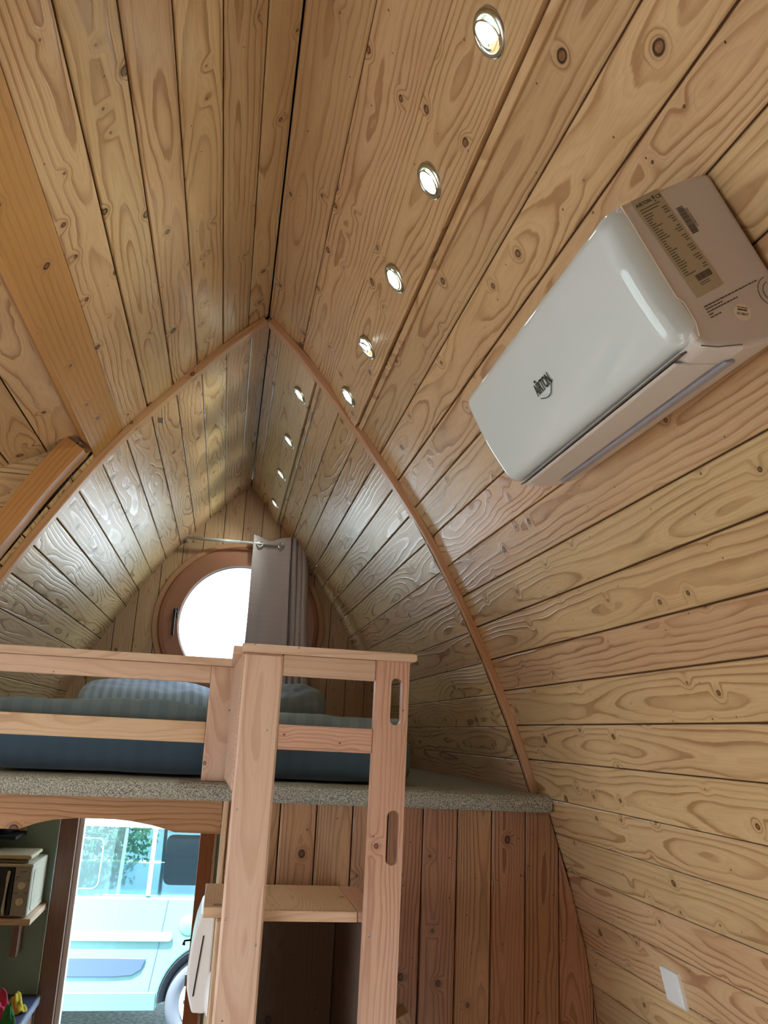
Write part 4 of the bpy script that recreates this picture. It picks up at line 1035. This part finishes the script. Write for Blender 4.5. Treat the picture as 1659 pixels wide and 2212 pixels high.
# upper body: roof plus pillars
pill = [(xa, -2.62), (-1.54, -1.49), (-.432, -.402), (.52, .98)]
mb = MB()
def upq(x0, x1, s=1):
    f_ = (lambda d: VY + d) if s == 1 else (lambda d: VY + 1.65 - d)
    for (d0, z0), (d1, z1) in zip(up[:2], up[1:2]): mb.face([(x0, f_(d0), z0), (x1, f_(d0), z0), (x1, f_(d1), z1), (x0, f_(d1), z1)])
for s in (1, -1):
    for (p0, p1) in pill: upq(p0, p1, s)
rp = [(VY + d, z) for d, z in up[1:]]; rp += [(2 * VY + 1.65 - y, z) for y, z in reversed(rp)]
for (y0_, z0), (y1_, z1) in zip(rp, rp[1:]): mb.face([(xa, y0_, z0), (xb, y0_, z0), (xb, y1_, z1), (xa, y1_, z1)])
for xx in (xa, xb): mb.face([(xx, VY, 1.0)] + [(xx, y, z) for y, z in rp] + [(xx, VY + 1.65, 1.0)])
keep(mb.build('upper_body', M_VANL, solid=.02), vn)
def glassq(x0, x1, s=1, name='side_window'):
    f_ = (lambda d: VY + d) if s == 1 else (lambda d: VY + 1.65 - d)
    m2 = MB(); m2.face([(x0, f_(.004), 1.012), (x1, f_(.004), 1.012), (x1, f_(.098), 1.45), (x0, f_(.098), 1.45)])
    g_ = keep(m2.build(name, M_VANGL, solid=.004), vn)
    # rounded dark inner frame seen through the glass
    cx_, cw = (x0 + x1) / 2, (x1 - x0) / 2
    return g_
for (x0, x1) in [(-2.62, -1.54), (-1.49, -.432), (-.402, .52)]:
    glassq(x0, x1); glassq(x0, x1, -1, 'far_window')
def rrect(x0, x1, z0, z1, r_, n_=6):
    P = []
    for (cx_, cz_, a0) in ((x1 - r_, z1 - r_, 0), (x0 + r_, z1 - r_, 90), (x0 + r_, z0 + r_, 180), (x1 - r_, z0 + r_, 270)):
        for i in range(n_ + 1): a_ = math.radians(a0 + 90 * i / n_); P.append((cx_ + r_ * math.cos(a_), cz_ + r_ * math.sin(a_)))
    return P
mb = MB()
for (x0, x1, z0, z1) in [(-.33, .3, 1.06, 1.41)]:
    mb.prism(rrect(x0, x1, z0, z1, .05), VY + .12, VY + .13)
keep(mb.build('seat_back', M_VANIN), vn)
keep(MB().prism(rrect(-.98, -.77, 1.03, 1.40, .05), VY + .018, VY + .024).build('window_bead', M_VANL), vn) if False else None
rimw = MB().tube([(x, VY + (z - 1.0) * .22 - .004, z) for x, z in rrect(-1.30, -.775, 1.045, 1.375, .045)] + [(-.775, VY + .07, 1.33)], .0045, 6); keep(rimw.build('sliding_window_bead', M_VANL), vn)
keep(MB().prism(rrect(-1.9, -.215, .705, .765, .028), VY - .020, VY + .002).build('side_moulding', M_VANL, bevel=.006), vn)
keep(MB().prism([(-1.7, .475), (-.60, .475), (-.47, .485), (-.41, .52), (-.385, .58), (-.385, .597), (-.60, .600), (-1.7, .600)], VY - .012, VY + .002).build('lower_moulding', M_VANM, bevel=.006), vn)
keep(MB().box((-3.0, VY - .008, .262), (-.29, VY + .004, .375)).build('sill', M_VANS, bevel=.004), vn)
keep(MB().tube([(-.270, VY - .001, .98), (-.300, VY - .001, .72), (-.345, VY - .001, .385)], .0025, 6).build('door_gap', M_VANM), vn)
keep(MB().lathe([(.072, -.002), (.072, .003), (.068, .005), (.0001, .007)], Matrix.Translation((-.105, VY, .815)) @ Matrix.Rotation(math.radians(90), 4, 'X'), 32).build('fuel_flap', M_VAN, smooth=True), vn)
mb = MB(); A = arcpts(30)
for p, q in zip(A, A[1:]):
    pi = (.11 + (p[0] - .11) * .80, .31 + (p[1] - .31) * .80); qi = (.11 + (q[0] - .11) * .80, .31 + (q[1] - .31) * .80)
    mb.face([(p[0], VY - .012, p[1]), (q[0], VY - .012, q[1]), (qi[0], VY + .08, qi[1]), (pi[0], VY + .08, pi[1])])
mb.face([(x, VY + .35, z) for x, z in A])
keep(mb.build('wheel_arch', M_ARCH, solid=.006), vn)
wh = keep(MB().lathe([(.200, .02), (.235, .045), (.275, .050), (.300, .030), (.308, 0), (.308, -.14), (.29, -.17), (.20, -.16)], Matrix.Translation((.08, VY + .05, .308)) @ Matrix.Rotation(math.radians(90), 4, 'X'), 48).build('wheel', M_TYRE, smooth=True), vn)
rm = MB().lathe([(.0001, .030), (.060, .032), (.085, .010), (.150, .014), (.180, .030), (.202, .036), (.206, .020)], Matrix.Translation((.08, VY + .05, .308)) @ Matrix.Rotation(math.radians(90), 4, 'X'), 48)
keep(rm.build('rim', M_RIM, smooth=True), wh)
mb = MB()
for k in range(14):
    a_ = 2 * math.pi * k / 14; M_ = Matrix.Translation((.08 + .168 * math.cos(a_), VY + .028, .308 + .168 * math.sin(a_))) @ Matrix.Rotation(-a_, 4, 'Y'); keep(MB().box((-.012, -.006, -.012), (.012, .006, .012), M=M_).build('rim_slot', M_ARCH), wh)
# bush added behind the van, standing in for reflected foliage
t_ = empty('bush', (-1.55, 10.2, 0), 'leafy green bush added behind the van to stand in for foliage reflected in its windows', 'bush')
keep(MB().tube([(-1.55, 10.2, 0), (-1.53, 10.22, .5), (-1.58, 10.2, .95)], [.05, .04, .02], 8).build('stem', M_BARK, smooth=True), t_)
rnd = random.Random(3); mb = MB()
for k in range(5200):
    th = rnd.random() * 6.283; ph = math.acos(2 * rnd.random() - 1); rr = .62 + .38 * rnd.random()
    p = Vector((-1.55 + .95 * rr * math.sin(ph) * math.cos(th), 10.2 + .5 * rr * math.sin(ph) * math.sin(th), .95 + .72 * rr * math.cos(ph)))
    a_ = Vector((rnd.gauss(0, 1), rnd.gauss(0, 1), rnd.gauss(0, 1))).normalized(); b_ = a_.cross(Vector((rnd.random(), rnd.random(), 1))).normalized(); s_ = rnd.uniform(.025, .055)
    mb.face([p, p + a_ * s_ + b_ * s_ * .5, p + a_ * s_ * 2, p + a_ * s_ - b_ * s_ * .5])
keep(mb.build('foliage', M_LEAF, recalc=False, weld=False), t_)
o = MB().box((-.345, 3.085, 3.296), (-.322, 3.105, 3.312), M=None).build('metal_clip', M_STEEL, bevel=.002)
tag(o, 'small grey metal clip on a ceiling board just behind the left arch rib', 'clip')
